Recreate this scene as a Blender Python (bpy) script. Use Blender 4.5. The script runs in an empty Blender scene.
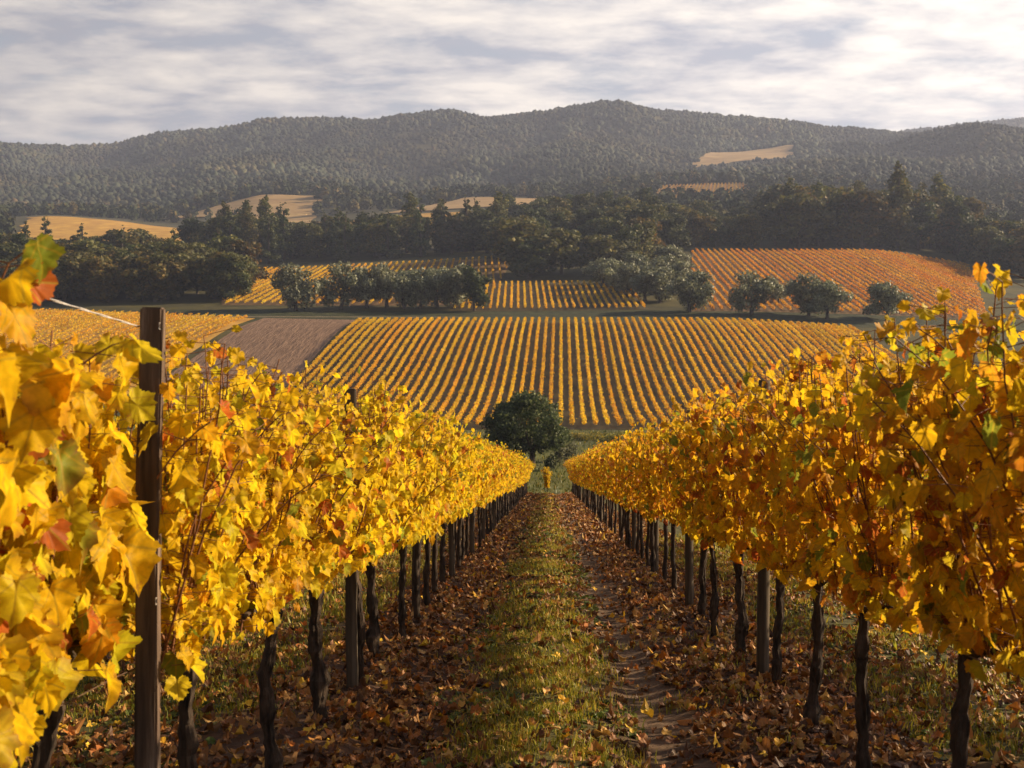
import bpy, math, random
import numpy as np

R = math.radians
RS = np.random.RandomState
F = 1138.0            # focal length in pixels of a 1024 px wide frame
VX, HY, EYE = 548.0, 350.0, 1.5
SLOPE = 0.1054        # the near vineyard falls away from the camera
LX, RX = -1.30, 1.50  # the two vine rows beside the path
SUN_AZ, SUN_EL = 74.0, 24.0

sc = bpy.context.scene
COL = sc.collection

# ------------------------------------------------------------------ helpers
def link(o, parent=None):
    COL.objects.link(o)
    if parent is not None:
        o.parent = parent
    return o

def mesh_np(name, V, faces, mat=None, col=None, uv=None, smooth=False):
    """faces: list of int arrays (n,3) / (n,4)"""
    me = bpy.data.meshes.new(name)
    V = np.asarray(V, np.float32)
    faces = [np.asarray(f, np.int32) for f in faces if len(f)]
    loops = np.concatenate([f.ravel() for f in faces])
    tot = np.concatenate([np.full(len(f), f.shape[1], np.int32) for f in faces])
    start = np.concatenate([[0], np.cumsum(tot)[:-1]]).astype(np.int32)
    me.vertices.add(len(V)); me.vertices.foreach_set('co', V.ravel())
    me.loops.add(len(loops)); me.loops.foreach_set('vertex_index', loops)
    me.polygons.add(len(tot)); me.polygons.foreach_set('loop_start', start)
    try:
        me.polygons.foreach_set('loop_total', tot)
    except Exception:
        pass
    if col is not None:
        c = np.ones((len(V), 4), np.float32); c[:, :3] = col
        a = me.attributes.new('tint', 'FLOAT_COLOR', 'POINT'); a.data.foreach_set('color', c.ravel())
    if uv is not None:
        u = np.zeros((len(V), 3), np.float32); u[:, :2] = uv
        a = me.attributes.new('leaf_pos', 'FLOAT_VECTOR', 'POINT'); a.data.foreach_set('vector', u.ravel())
    me.update(calc_edges=True)
    me.polygons.foreach_set('use_smooth', np.full(len(tot), bool(smooth)))
    if mat is not None:
        me.materials.append(mat)
    return me

def obj(name, me, parent=None, loc=(0, 0, 0)):
    o = bpy.data.objects.new(name, me); o.location = loc
    return link(o, parent)

def tag(o, label=None, cat=None, group=None, kind=None):
    if label: o['label'] = label
    if cat: o['category'] = cat
    if group: o['group'] = group
    if kind: o['kind'] = kind
    return o

def empty(name, loc, rz=0.0, s=(1, 1, 1)):
    o = bpy.data.objects.new(name, None); o.location = loc; o.rotation_euler = (0, 0, rz); o.scale = s
    o.empty_display_size = 0.2
    return link(o)

def thing_copy(name, parts, loc, rz=0.0, s=(1, 1, 1)):
    """a thing (empty) whose parts are copies of prototypes sharing their mesh"""
    t = empty(name, loc, rz, s)
    for pn, me in parts:
        link(bpy.data.objects.new(pn, me), t)
    return t

class Acc:
    """collects vertices, tris, quads and colours into one mesh"""
    def __init__(s): s.V = []; s.T = []; s.Q = []; s.C = []; s.U = []; s.n = 0
    def add(s, V, T=None, Q=None, C=None, U=None):
        V = np.asarray(V, float).reshape(-1, 3)
        if T is not None and len(T): s.T.append(np.asarray(T) + s.n)
        if Q is not None and len(Q): s.Q.append(np.asarray(Q) + s.n)
        s.V.append(V); s.n += len(V)
        if C is not None: s.C.append(np.broadcast_to(np.asarray(C, float), (len(V), 3)))
        if U is not None: s.U.append(U)
    def mesh(s, name, mat, smooth=False):
        f = []
        if s.T: f.append(np.concatenate(s.T))
        if s.Q: f.append(np.concatenate(s.Q))
        return mesh_np(name, np.concatenate(s.V), f, mat, np.concatenate(s.C) if s.C else None, np.concatenate(s.U) if s.U else None, smooth)

def norm(a):
    return a / np.maximum(np.linalg.norm(a, axis=-1, keepdims=True), 1e-9)

def tube(acc, pts, rad, seg=8, rng=None, rough=0.0, C=None, caps=True, ridge=0.0):
    pts = np.asarray(pts, float); n = len(pts)
    rad = np.broadcast_to(np.asarray(rad, float), (n,))
    tan = norm(np.gradient(pts, axis=0))
    ref = np.array([1.0, 0.2, 0.1]) if abs(tan[0][2]) > 0.6 else np.array([0, 0, 1.0])
    a = norm(np.cross(tan, ref)); b = np.cross(tan, a)
    ang = np.linspace(0, 2 * np.pi, seg, endpoint=False)
    rr = rad[:, None] * np.ones((n, seg))
    if rng is not None and rough:
        rr = rr * (1 + rough * rng.uniform(-1, 1, (n, seg)))
        if ridge:
            k = rng.uniform(-1, 1, (n // 4 + 2, seg)); kk = np.linspace(0, n // 4, n); i0 = kk.astype(int); f = (kk - i0)[:, None]
            rr = rr * (1 + ridge * (k[i0] * (1 - f) + k[i0 + 1] * f))
    V = pts[:, None, :] + rr[:, :, None] * (np.cos(ang)[None, :, None] * a[:, None, :] + np.sin(ang)[None, :, None] * b[:, None, :])
    V = V.reshape(-1, 3)
    i = np.arange(n - 1)[:, None] * seg; j = np.arange(seg)[None, :]; j2 = (j + 1) % seg
    Q = np.stack([i + j, i + j2, i + seg + j2, i + seg + j], -1).reshape(-1, 4)
    T = None
    if caps:
        V = np.vstack([V, pts[0], pts[-1]])
        k = np.arange(seg); k2 = (k + 1) % seg; e = (n - 1) * seg
        T = np.vstack([np.stack([np.full(seg, n * seg), k2, k], -1), np.stack([np.full(seg, n * seg + 1), e + k, e + k2], -1)])
    acc.add(V, T, Q, C)

def vnoise(x, y, seed=0):
    """smooth value noise, numpy"""
    x = np.asarray(x, float); y = np.asarray(y, float)
    xi = np.floor(x).astype(np.int64); yi = np.floor(y).astype(np.int64)
    fx = x - xi; fy = y - yi
    fx = fx * fx * (3 - 2 * fx); fy = fy * fy * (3 - 2 * fy)
    def h(a, b):
        v = (a * 374761393 + b * 668265263 + seed * 1274126177) & 0xffffffff
        v = ((v ^ (v >> 13)) * 1274126177) & 0xffffffff
        return ((v ^ (v >> 16)) & 0xffff) / 65535.0
    return (h(xi, yi) * (1 - fx) + h(xi + 1, yi) * fx) * (1 - fy) + (h(xi, yi + 1) * (1 - fx) + h(xi + 1, yi + 1) * fx) * fy

def fbm(x, y, seed=0, octaves=4):
    t = 0; a = 0.5
    for k in range(octaves):
        t = t + a * (vnoise(x, y, seed + k) - 0.5); x = x * 2.03 + 7.1; y = y * 2.03 + 3.7; a *= 0.5
    return t

def sstep(a, b, x):
    t = np.clip((x - a) / (b - a), 0, 1); return t * t * (3 - 2 * t)

# ------------------------------------------------------------------ terrain
# ground profile of the valley: distance -> apparent height of the ground along bearings across the valley
PROFILE = {
    72: [(-300, 493.5), (1400, 493.5)],
    100: [(-300, 475), (300, 470), (548, 468), (800, 470), (1400, 478)],
    161: [(-300, 445), (0, 440), (300, 431), (548, 430), (760, 431), (1024, 438), (1400, 448)],
    272: [(-300, 332), (0, 328), (200, 324), (450, 322), (700, 322), (835, 328), (1024, 336), (1400, 345)],
    290: [(-300, 324), (0, 318), (200, 316), (450, 317), (700, 316), (835, 320), (1024, 329), (1400, 338)],
    354: [(-300, 300), (0, 295), (150, 293), (300, 292), (450, 290), (600, 289), (750, 285), (900, 288), (1024, 297), (1400, 305)],
    460: [(-300, 270), (0, 267), (250, 269), (400, 263), (510, 257), (600, 254), (700, 250), (860, 250), (970, 263), (1024, 268), (1400, 270)],
    520: [(-300, 254), (0, 252), (250, 255), (450, 249), (600, 243), (750, 241), (900, 245), (1024, 253), (1400, 255)],
    600: [(-300, 241), (0, 240), (185, 243), (300, 242), (450, 236), (600, 230), (750, 226), (900, 231), (1024, 237), (1400, 240)],
    700: [(-300, 231), (0, 229), (185, 233), (300, 233), (450, 222), (600, 216), (750, 212), (900, 217), (1024, 222), (1400, 225)],
    850: [(-300, 220), (0, 218), (50, 215), (100, 218), (190, 227), (300, 223), (380, 214), (480, 206), (600, 202), (700, 199), (760, 199), (900, 204), (1024, 208), (1400, 212)],
    1000: [(-300, 214), (0, 216), (100, 217), (160, 215), (220, 203), (270, 195), (320, 196), (400, 205), (480, 196), (550, 197), (655, 186), (760, 183), (900, 188), (1024, 191), (1400, 195)],
    1300: [(-300, 192), (0, 193), (150, 188), (300, 176), (420, 180), (500, 188), (560, 168), (600, 162), (700, 173), (800, 166), (900, 156), (1024, 158), (1400, 150)],
    1450: [(-300, 180), (0, 181), (150, 172), (300, 162), (450, 166), (600, 158), (690, 160), (800, 157), (900, 156), (1024, 160), (1400, 150)],
    1600: [(-300, 168), (0, 168), (150, 158), (300, 148), (450, 148), (600, 143), (690, 150), (790, 146), (850, 148), (900, 153), (1024, 160), (1400, 150)],
    2000: [(-300, 150), (0, 149), (60, 147), (110, 148), (160, 138), (220, 135), (280, 129), (330, 128), (370, 130), (400, 125), (450, 117), (490, 123), (540, 120), (580, 116), (625, 111), (680, 115), (740, 119), (800, 125), (850, 130), (930, 138), (1024, 142), (1400, 150)],
    2350: [(-300, 165), (0, 163), (300, 150), (600, 135), (850, 145), (930, 146), (1024, 140), (1400, 130)],
    2800: [(-300, 175), (600, 165), (880, 142), (930, 136), (980, 129), (1024, 125), (1120, 112), (1400, 104)],
    3600: [(-300, 200), (600, 190), (1024, 170), (1400, 160)],
}
DS = np.array(sorted(PROFILE), float)

def pchip_slopes(x, y):
    h = np.diff(x); d = np.diff(y, axis=-1) / h
    m = np.zeros_like(y)
    w1 = 2 * h[1:] + h[:-1]; w2 = h[1:] + 2 * h[:-1]
    with np.errstate(divide='ignore', invalid='ignore'):
        hm = (w1 + w2) / (w1 / d[..., :-1] + w2 / d[..., 1:])
    m[..., 1:-1] = np.where(d[..., :-1] * d[..., 1:] > 0, hm, 0)
    m[..., 0] = d[..., 0]; m[..., -1] = d[..., -1]
    return m

def pchip1(xs, ys, q):
    xs = np.asarray(xs, float); ys = np.asarray(ys, float)
    m = pchip_slopes(xs, ys); q = np.clip(q, xs[0], xs[-1])
    i = np.clip(np.searchsorted(xs, q) - 1, 0, len(xs) - 2); h = xs[i + 1] - xs[i]; t = (q - xs[i]) / h
    return (ys[i] * (1 + 2 * t) * (1 - t) ** 2 + m[i] * h * t * (1 - t) ** 2 + ys[i + 1] * t * t * (3 - 2 * t) + m[i + 1] * h * t * t * (t - 1))

def height(X, Y):
    X = np.atleast_1d(np.asarray(X, float)); Y = np.atleast_1d(np.asarray(Y, float))
    X, Y = np.broadcast_arrays(X, Y); shp = X.shape; X = X.ravel(); Y = Y.ravel()
    px = VX + F * X / np.maximum(Y, 72.0)
    zt = np.empty((len(X), len(DS)))
    for k, D in enumerate(DS):
        p = PROFILE[int(D)]
        zt[:, k] = EYE + (HY - pchip1([a for a, b in p], [b for a, b in p], px)) / F * D
    m = pchip_slopes(DS, zt); m[:, 0] = -SLOPE
    q = np.clip(Y, 72.0, DS[-1])
    i = np.clip(np.searchsorted(DS, q) - 1, 0, len(DS) - 2); h = DS[i + 1] - DS[i]; t = (q - DS[i]) / h
    r = np.arange(len(X))
    z = (zt[r, i] * (1 + 2 * t) * (1 - t) ** 2 + m[r, i] * h * t * (1 - t) ** 2 + zt[r, i + 1] * t * t * (3 - 2 * t) + m[r, i + 1] * h * t * t * (t - 1))
    z = np.where(Y < 72.0, zt[:, 0] - SLOPE * (Y - 72.0), z)
    hill = sstep(1050, 1500, Y)
    hill = hill * (1 - 0.7 * sstep(1650, 1950, Y))
    hill = hill * (1 - 0.85 * np.exp(-((X - 265) / 130.0) ** 2 - ((Y - 1490) / 170.0) ** 2))
    z = z + hill * 95 * (0.28 - np.abs(fbm(X / 230.0 + 5, Y / 330.0, 17, 3)))
    z = z + hill * (110 * fbm(X / 300.0, Y / 520.0, 11, 4))
    return z.reshape(shp)

def near_ground(X, Y):
    """the worked soil between the rows: ruts, a raised grass strip and mounds under the vines"""
    X = np.asarray(X, float); Y = np.asarray(Y, float)
    z = -SLOPE * Y
    z = z + 0.05 * (np.exp(-((X - LX) / 0.4) ** 2) + np.exp(-((X - RX) / 0.4) ** 2))
    z = z + 0.035 * np.exp(-((X + 0.08) / 0.38) ** 2) - 0.05 * np.exp(-((X - 0.62) / 0.22) ** 2) - 0.03 * np.exp(-((X + 0.78) / 0.22) ** 2)
    z = z + 0.07 * fbm(X * 1.6, Y * 1.3, 3, 4) + 0.035 * fbm(X * 9, Y * 9, 5, 2)
    return z

YGRID = np.exp(np.linspace(math.log(73), math.log(3400), 900))
def ground_at(px, py):
    """the first point of the ground met along one bearing at one apparent height"""
    s = (px - VX) / F
    z = height(s * YGRID, YGRID)
    q = HY - F * (z - EYE) / YGRID
    k = int(np.argmax(q <= py))
    Y = YGRID[k]
    return s * Y, Y

# ------------------------------------------------------------------ materials
def new_mat(name):
    m = bpy.data.materials.new(name); m.use_nodes = True
    nt = m.node_tree; nt.nodes.clear()
    return m, nt, nt.nodes, nt.links

def node(ns, t, **kw):
    n = ns.new(t)
    for k, v in kw.items():
        setattr(n, k, v)
    return n

def leaf_material(name, trans=0.5, rough=0.45, spec=0.35, veins=False, jitter=0.12, boost=1.0):
    m, nt, ns, L = new_mat(name)
    out = node(ns, 'ShaderNodeOutputMaterial')
    at = node(ns, 'ShaderNodeAttribute', attribute_name='tint')
    oi = node(ns, 'ShaderNodeObjectInfo')
    hsv = node(ns, 'ShaderNodeHueSaturation')
    mr = node(ns, 'ShaderNodeMapRange'); mr.inputs['To Min'].default_value = 0.5 - 0.012 * (jitter / 0.12); mr.inputs['To Max'].default_value = 0.5 + 0.012 * (jitter / 0.12)
    mv = node(ns, 'ShaderNodeMapRange'); mv.inputs['To Min'].default_value = 1 - jitter; mv.inputs['To Max'].default_value = 1 + jitter
    L.new(oi.outputs['Random'], mr.inputs['Value'])
    mul = node(ns, 'ShaderNodeMath', operation='MULTIPLY'); mul.inputs[1].default_value = 7.31
    fr = node(ns, 'ShaderNodeMath', operation='FRACT')
    L.new(oi.outputs['Random'], mul.inputs[0]); L.new(mul.outputs[0], fr.inputs[0]); L.new(fr.outputs[0], mv.inputs['Value'])
    L.new(mr.outputs[0], hsv.inputs['Hue']); L.new(mv.outputs[0], hsv.inputs['Value'])
    L.new(at.outputs['Color'], hsv.inputs['Color'])
    colour = hsv.outputs['Color']
    p = node(ns, 'ShaderNodeBsdfPrincipled')
    if veins:
        # five main veins from the petiole and a mottling of the blade
        ap = node(ns, 'ShaderNodeAttribute', attribute_name='leaf_pos')
        sp = node(ns, 'ShaderNodeSeparateXYZ'); L.new(ap.outputs['Vector'], sp.inputs[0])
        ab = node(ns, 'ShaderNodeMath', operation='ABSOLUTE'); L.new(sp.outputs['X'], ab.inputs[0])
        prev = None
        for ang in (0.0, 0.82, 1.75):
            c, s_ = math.cos(ang), math.sin(ang)
            a = node(ns, 'ShaderNodeMath', operation='MULTIPLY'); a.inputs[1].default_value = c; L.new(ab.outputs[0], a.inputs[0])
            b = node(ns, 'ShaderNodeMath', operation='MULTIPLY'); b.inputs[1].default_value = s_; L.new(sp.outputs['Y'], b.inputs[0])
            d = node(ns, 'ShaderNodeMath', operation='SUBTRACT'); L.new(a.outputs[0], d.inputs[0]); L.new(b.outputs[0], d.inputs[1])
            e = node(ns, 'ShaderNodeMath', operation='ABSOLUTE'); L.new(d.outputs[0], e.inputs[0])
            if prev is None: prev = e
            else:
                mn = node(ns, 'ShaderNodeMath', operation='MINIMUM'); L.new(prev.outputs[0], mn.inputs[0]); L.new(e.outputs[0], mn.inputs[1]); prev = mn
        vm = node(ns, 'ShaderNodeMapRange'); vm.inputs['From Min'].default_value = 0.006; vm.inputs['From Max'].default_value = 0.04
        vm.inputs['To Min'].default_value = 0.75; vm.inputs['To Max'].default_value = 0.0
        L.new(prev.outputs[0], vm.inputs['Value'])
        mx = node(ns, 'ShaderNodeMix', data_type='RGBA'); mx.inputs['B'].default_value = (0.44, 0.30, 0.025, 1)
        L.new(vm.outputs[0], mx.inputs['Factor']); L.new(colour, mx.inputs['A'])
        geo = node(ns, 'ShaderNodeTexCoord')
        nz = node(ns, 'ShaderNodeTexNoise'); nz.inputs['Scale'].default_value = 42; nz.inputs['Detail'].default_value = 3
        L.new(geo.outputs['Object'], nz.inputs['Vector'])
        rm = node(ns, 'ShaderNodeMapRange'); rm.inputs['From Min'].default_value = 0.35; rm.inputs['From Max'].default_value = 0.7
        rm.inputs['To Min'].default_value = 0.78; rm.inputs['To Max'].default_value = 1.12
        L.new(nz.outputs['Fac'], rm.inputs['Value'])
        vs = node(ns, 'ShaderNodeVectorMath', operation='SCALE'); L.new(mx.outputs['Result'], vs.inputs[0]); L.new(rm.outputs[0], vs.inputs['Scale'])
        ln = node(ns, 'ShaderNodeVectorMath', operation='DISTANCE'); ln.inputs[1].default_value = (0, 0.32, 0); L.new(ap.outputs['Vector'], ln.inputs[0])
        n3 = node(ns, 'ShaderNodeTexNoise'); n3.inputs['Scale'].default_value = 30; n3.inputs['Detail'].default_value = 5; n3.inputs['Roughness'].default_value = 0.6
        L.new(geo.outputs['Object'], n3.inputs['Vector'])
        ad = node(ns, 'ShaderNodeMath', operation='MULTIPLY_ADD'); ad.inputs[1].default_value = 0.34; L.new(ln.outputs['Value'], ad.inputs[0]); L.new(n3.outputs['Fac'], ad.inputs[2])
        sp_ = node(ns, 'ShaderNodeMapRange'); sp_.inputs['From Min'].default_value = 0.74; sp_.inputs['From Max'].default_value = 0.90; sp_.inputs['To Max'].default_value = 0.85; L.new(ad.outputs[0], sp_.inputs['Value'])
        m3 = node(ns, 'ShaderNodeMix', data_type='RGBA'); m3.inputs['B'].default_value = (0.30, 0.10, 0.02, 1); L.new(sp_.outputs[0], m3.inputs['Factor']); L.new(vs.outputs[0], m3.inputs['A'])
        colour = m3.outputs['Result']
        bp = node(ns, 'ShaderNodeBump'); bp.inputs['Strength'].default_value = 0.35; bp.inputs['Distance'].default_value = 0.004
        L.new(nz.outputs['Fac'], bp.inputs['Height']); L.new(bp.outputs[0], p.inputs['Normal'])
    p.inputs['Roughness'].default_value = rough
    p.inputs['Specular IOR Level'].default_value = spec
    L.new(colour, p.inputs['Base Color'])
    if trans > 0:
        tr = node(ns, 'ShaderNodeBsdfTranslucent')
        gm = node(ns, 'ShaderNodeGamma'); gm.inputs['Gamma'].default_value = 0.95 if veins else 1.15
        L.new(colour, gm.inputs['Color']); L.new(gm.outputs[0], tr.inputs['Color'])
        mix = node(ns, 'ShaderNodeMixShader'); mix.inputs[0].default_value = trans
        L.new(p.outputs[0], mix.inputs[1]); L.new(tr.outputs[0], mix.inputs[2]); L.new(mix.outputs[0], out.inputs['Surface'])
    else:
        L.new(p.outputs[0], out.inputs['Surface'])
    return m

def noise_material(name, c1, c2, scale=5.0, rough=0.9, bump=0.4, dist=0.01, detail=6, stretch=(1, 1, 1), tint=False, c3=None, coords='Object', spec=0.2):
    m, nt, ns, L = new_mat(name)
    out = node(ns, 'ShaderNodeOutputMaterial'); p = node(ns, 'ShaderNodeBsdfPrincipled')
    tc = node(ns, 'ShaderNodeTexCoord'); mp = node(ns, 'ShaderNodeMapping'); mp.inputs['Scale'].default_value = stretch
    L.new(tc.outputs[coords], mp.inputs['Vector'])
    nz = node(ns, 'ShaderNodeTexNoise'); nz.inputs['Scale'].default_value = scale; nz.inputs['Detail'].default_value = detail; nz.inputs['Roughness'].default_value = 0.65
    L.new(mp.outputs[0], nz.inputs['Vector'])
    cr = node(ns, 'ShaderNodeValToRGB'); e = cr.color_ramp.elements
    e[0].position = 0.34; e[0].color = (*c1, 1); e[1].position = 0.68; e[1].color = (*c2, 1)
    if c3:
        k = cr.color_ramp.elements.new(0.52); k.color = (*c3, 1)
    L.new(nz.outputs['Fac'], cr.inputs['Fac'])
    colour = cr.outputs['Color']
    if tint:
        at = node(ns, 'ShaderNodeAttribute', attribute_name='tint')
        mx = node(ns, 'ShaderNodeMix', data_type='RGBA', blend_type='MULTIPLY'); mx.inputs['Factor'].default_value = 1.0
        L.new(at.outputs['Color'], mx.inputs['A']); L.new(colour, mx.inputs['B']); colour = mx.outputs['Result']
    L.new(colour, p.inputs['Base Color'])
    p.inputs['Roughness'].default_value = rough; p.inputs['Specular IOR Level'].default_value = spec
    if bump:
        b = node(ns, 'ShaderNodeBump'); b.inputs['Strength'].default_value = bump; b.inputs['Distance'].default_value = dist
        L.new(nz.outputs['Fac'], b.inputs['Height']); L.new(b.outputs[0], p.inputs['Normal'])
    L.new(p.outputs[0], out.inputs['Surface'])
    return m

M = {}
M['vine_leaf'] = leaf_material('autumn vine leaf', 0.57, 0.5, 0.12, veins=True, jitter=0.05)
M['fallen_leaf'] = leaf_material('fallen leaf', 0.2, 0.55, 0.3, jitter=0.0)
M['grass'] = leaf_material('grass blade', 0.35, 0.5, 0.3, jitter=0.0)
M['crown'] = leaf_material('tree foliage', 0.4, 0.6, 0.25, jitter=0.2)
M['olive'] = leaf_material('olive foliage', 0.3, 0.5, 0.4, jitter=0.12)
M['hedge'] = leaf_material('vine row foliage', 0.45, 0.55, 0.25, jitter=0.1)
M['wood_mass'] = leaf_material('hill woodland', 0.0, 0.85, 0.1, jitter=0.0)
M['cane'] = noise_material('vine cane bark', (0.10, 0.04, 0.018), (0.26, 0.11, 0.045), 60, 0.6, 0.3, 0.002)
M['bark'] = noise_material('vine trunk bark', (0.012, 0.009, 0.007), (0.085, 0.058, 0.04), 22, 0.95, 1.0, 0.02, 8, (1, 1, 0.22))
M['tree_bark'] = noise_material('tree bark', (0.03, 0.022, 0.016), (0.10, 0.075, 0.055), 6, 0.95, 0.8, 0.03, 6, (1, 1, 0.3))
M['post_wood'] = noise_material('weathered post wood', (0.03, 0.021, 0.016), (0.34, 0.25, 0.18), 16, 0.85, 0.7, 0.006, 10, (1, 1, 0.06), c3=(0.095, 0.062, 0.043))
M['post_grey'] = noise_material('greyed post wood', (0.03, 0.024, 0.018), (0.16, 0.125, 0.09), 18, 0.9, 0.7, 0.006, 10, (1, 1, 0.06), c3=(0.08, 0.06, 0.04))
M['wire'] = noise_material('galvanised wire', (0.25, 0.22, 0.2), (0.55, 0.52, 0.48), 80, 0.45, 0.2, 0.001)
M['rust_wire'] = noise_material('rusty wire', (0.05, 0.03, 0.02), (0.14, 0.08, 0.05), 80, 0.7, 0.2, 0.001)
M['soil'] = noise_material('vineyard soil', (0.55, 0.5, 0.45), (1.25, 1.2, 1.1), 9, 0.95, 0.9, 0.035, 9, tint=True)
M['ground'] = noise_material('valley ground', (0.55, 0.55, 0.5), (1.3, 1.3, 1.2), 0.16, 0.95, 0.5, 0.5, 10, tint=True)
M['plough'] = noise_material('ploughed earth', (0.11, 0.062, 0.038), (0.23, 0.14, 0.088), 0.55, 0.95, 0.9, 0.6, 9, (3.0, 0.25, 1))
M['field_dark'] = noise_material('field floor of dry weeds and soil', (0.030, 0.024, 0.009), (0.085, 0.064, 0.025), 0.35, 0.95, 0.6, 0.2, 8, (1.0, 0.4, 1), c3=(0.058, 0.043, 0.016))
M['field_green'] = noise_material('field floor of short grass', (0.045, 0.048, 0.018), (0.14, 0.125, 0.05), 0.3, 0.95, 0.6, 0.2, 8, c3=(0.085, 0.085, 0.03))
M['field_gold'] = noise_material('golden vine field', (0.30, 0.15, 0.025), (0.50, 0.29, 0.05), 0.12, 0.95, 0.6, 0.6, 9, (1, 0.5, 1), c3=(0.38, 0.21, 0.035))
M['field_rust'] = noise_material('rust coloured soil', (0.075, 0.046, 0.018), (0.16, 0.095, 0.036), 0.3, 0.95, 0.6, 0.3, 8)
M['pasture'] = noise_material('dry pasture', (0.22, 0.135, 0.055), (0.38, 0.25, 0.10), 0.05, 0.95, 0.5, 0.6, 9, (0.6, 1.6, 1), c3=(0.31, 0.195, 0.08))
M['bank'] = noise_material('grass bank', (0.010, 0.014, 0.004), (0.05, 0.052, 0.014), 0.5, 0.95, 1.0, 0.6, 10)
M['track'] = noise_material('farm track', (0.07, 0.06, 0.03), (0.17, 0.13, 0.08), 0.4, 0.95, 0.5, 0.1, 8)

# ------------------------------------------------------------------ terrain meshes
FIELDS = []      # footprints kept free of hill woodland

def grid_faces(nr, nc):
    i = np.arange(nr - 1)[:, None] * nc; j = np.arange(nc - 1)[None, :]
    return np.stack([i + j, i + j + 1, i + nc + j + 1, i + nc + j], -1).reshape(-1, 4)

def build_ground():
    s = np.unique(np.concatenate([np.arange(-0.62, 0.56, 0.0042), np.linspace(-2.2, -0.62, 40), np.linspace(0.56, 2.2, 40)]))
    Y = np.concatenate([np.linspace(-40, 70, 45), np.exp(np.linspace(math.log(72), math.log(3590), 330))])
    SS, YY = np.meshgrid(s, Y)
    XX = SS * np.maximum(YY, 72.0)
    Z = height(XX, YY)
    patch = sstep(9.5, 8.5, np.abs(XX)) * sstep(72.5, 70, YY) * sstep(-8, -5, YY)
    patch = ((np.abs(XX) < 10.5) & (YY < 71) & (YY > -9)) * 1.0
    Z = Z - 0.25 * patch
    n1 = fbm(XX / 9, YY / 9, 21) + 0.5; n2 = fbm(XX / 60, YY / 60, 31) + 0.5
    grass = np.stack([0.055 + 0.06 * n1, 0.062 + 0.04 * n1, 0.014 + 0 * n1], -1)
    wood = np.stack([0.045 + 0.03 * n2, 0.042 + 0.02 * n2, 0.02 + 0 * n2], -1)
    far = sstep(150, 240, YY)[..., None]; grass = grass * (1 - far) + far * np.stack([0.035 + 0.04 * n1, 0.033 + 0.025 * n1, 0.010 + 0 * n1], -1)
    w = sstep(500, 900, YY)[..., None]
    C = grass * (1 - w) + wood * w
    me = mesh_np('ground', np.stack([XX, YY, Z], -1).reshape(-1, 3), [grid_faces(len(Y), len(s))], M['ground'], C.reshape(-1, 3), smooth=True)
    tag(obj('ground', me), kind='structure')

def build_near_soil():
    x = np.unique(np.concatenate([np.linspace(-10, -3, 50), np.arange(-3, 3.2, 0.05), np.linspace(3.2, 10, 50)]))
    y = np.unique(np.concatenate([np.linspace(-8, 2, 40), np.arange(2, 16, 0.06), np.linspace(16, 40, 200), np.linspace(40, 72, 130)]))
    XX, YY = np.meshgrid(x, y)
    Z = near_ground(XX, YY)
    wob = 0.25 * fbm(YY * 0.5, XX * 0 + 3, 41)
    n = fbm(XX * 2, YY * 2, 43) + 0.5
    soil = np.array([0.085, 0.046, 0.026]); rut = np.array([0.14, 0.094, 0.062]); gr = np.array([0.085, 0.085, 0.028])
    g = np.exp(-((XX + 0.08 + wob) / 0.42) ** 4)[..., None] * 0.85
    g2 = (sstep(0.55, 0.95, np.abs(np.abs(XX - 0.1) - 1.4) / 1.0) * (np.abs(XX) > 1.6))[..., None] * 0.9
    r_ = np.exp(-((XX - 0.62 + wob) / 0.24) ** 2)[..., None]
    C = soil * (0.7 + 0.6 * n[..., None])
    C = C * (1 - r_) + rut * r_
    C = C * (1 - g) + gr * g
    C = C * (1 - g2) + gr * g2
    me = mesh_np('vineyard_soil', np.stack([XX, YY, Z], -1).reshape(-1, 3), [grid_faces(len(y), len(x))], M['soil'], C.reshape(-1, 3), smooth=True)
    tag(obj('path', me), kind='structure')

def corners(pts, pixel=True):
    return [ground_at(*p) if pixel else p for p in pts]

def patch(name, pts, mat, lift, nu=40, nv=40, pixel=True, keep_clear=True, ragged=1.2):
    """a field sheet: four corners (near left, near right, far right, far left) draped on the terrain"""
    c = np.array(corners(pts, pixel), float)
    u = np.linspace(0, 1, nu); v = np.linspace(0, 1, nv)
    U, Vv = np.meshgrid(u, v)
    P = ((1 - U) * (1 - Vv))[..., None] * c[0] + (U * (1 - Vv))[..., None] * c[1] + (U * Vv)[..., None] * c[2] + ((1 - U) * Vv)[..., None] * c[3]
    if ragged:
        P = P + ragged * np.stack([fbm(P[..., 0] / 22, P[..., 1] / 22, 61, 3), fbm(P[..., 0] / 22, P[..., 1] / 22, 67, 3)], -1)
    Z = height(P[..., 0], P[..., 1]) + lift
    me = mesh_np(name, np.concatenate([P, Z[..., None]], -1).reshape(-1, 3), [grid_faces(nv, nu)], mat, smooth=True)
    if keep_clear: FIELDS.append(c)
    return tag(obj(name, me), kind='structure'), c

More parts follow.
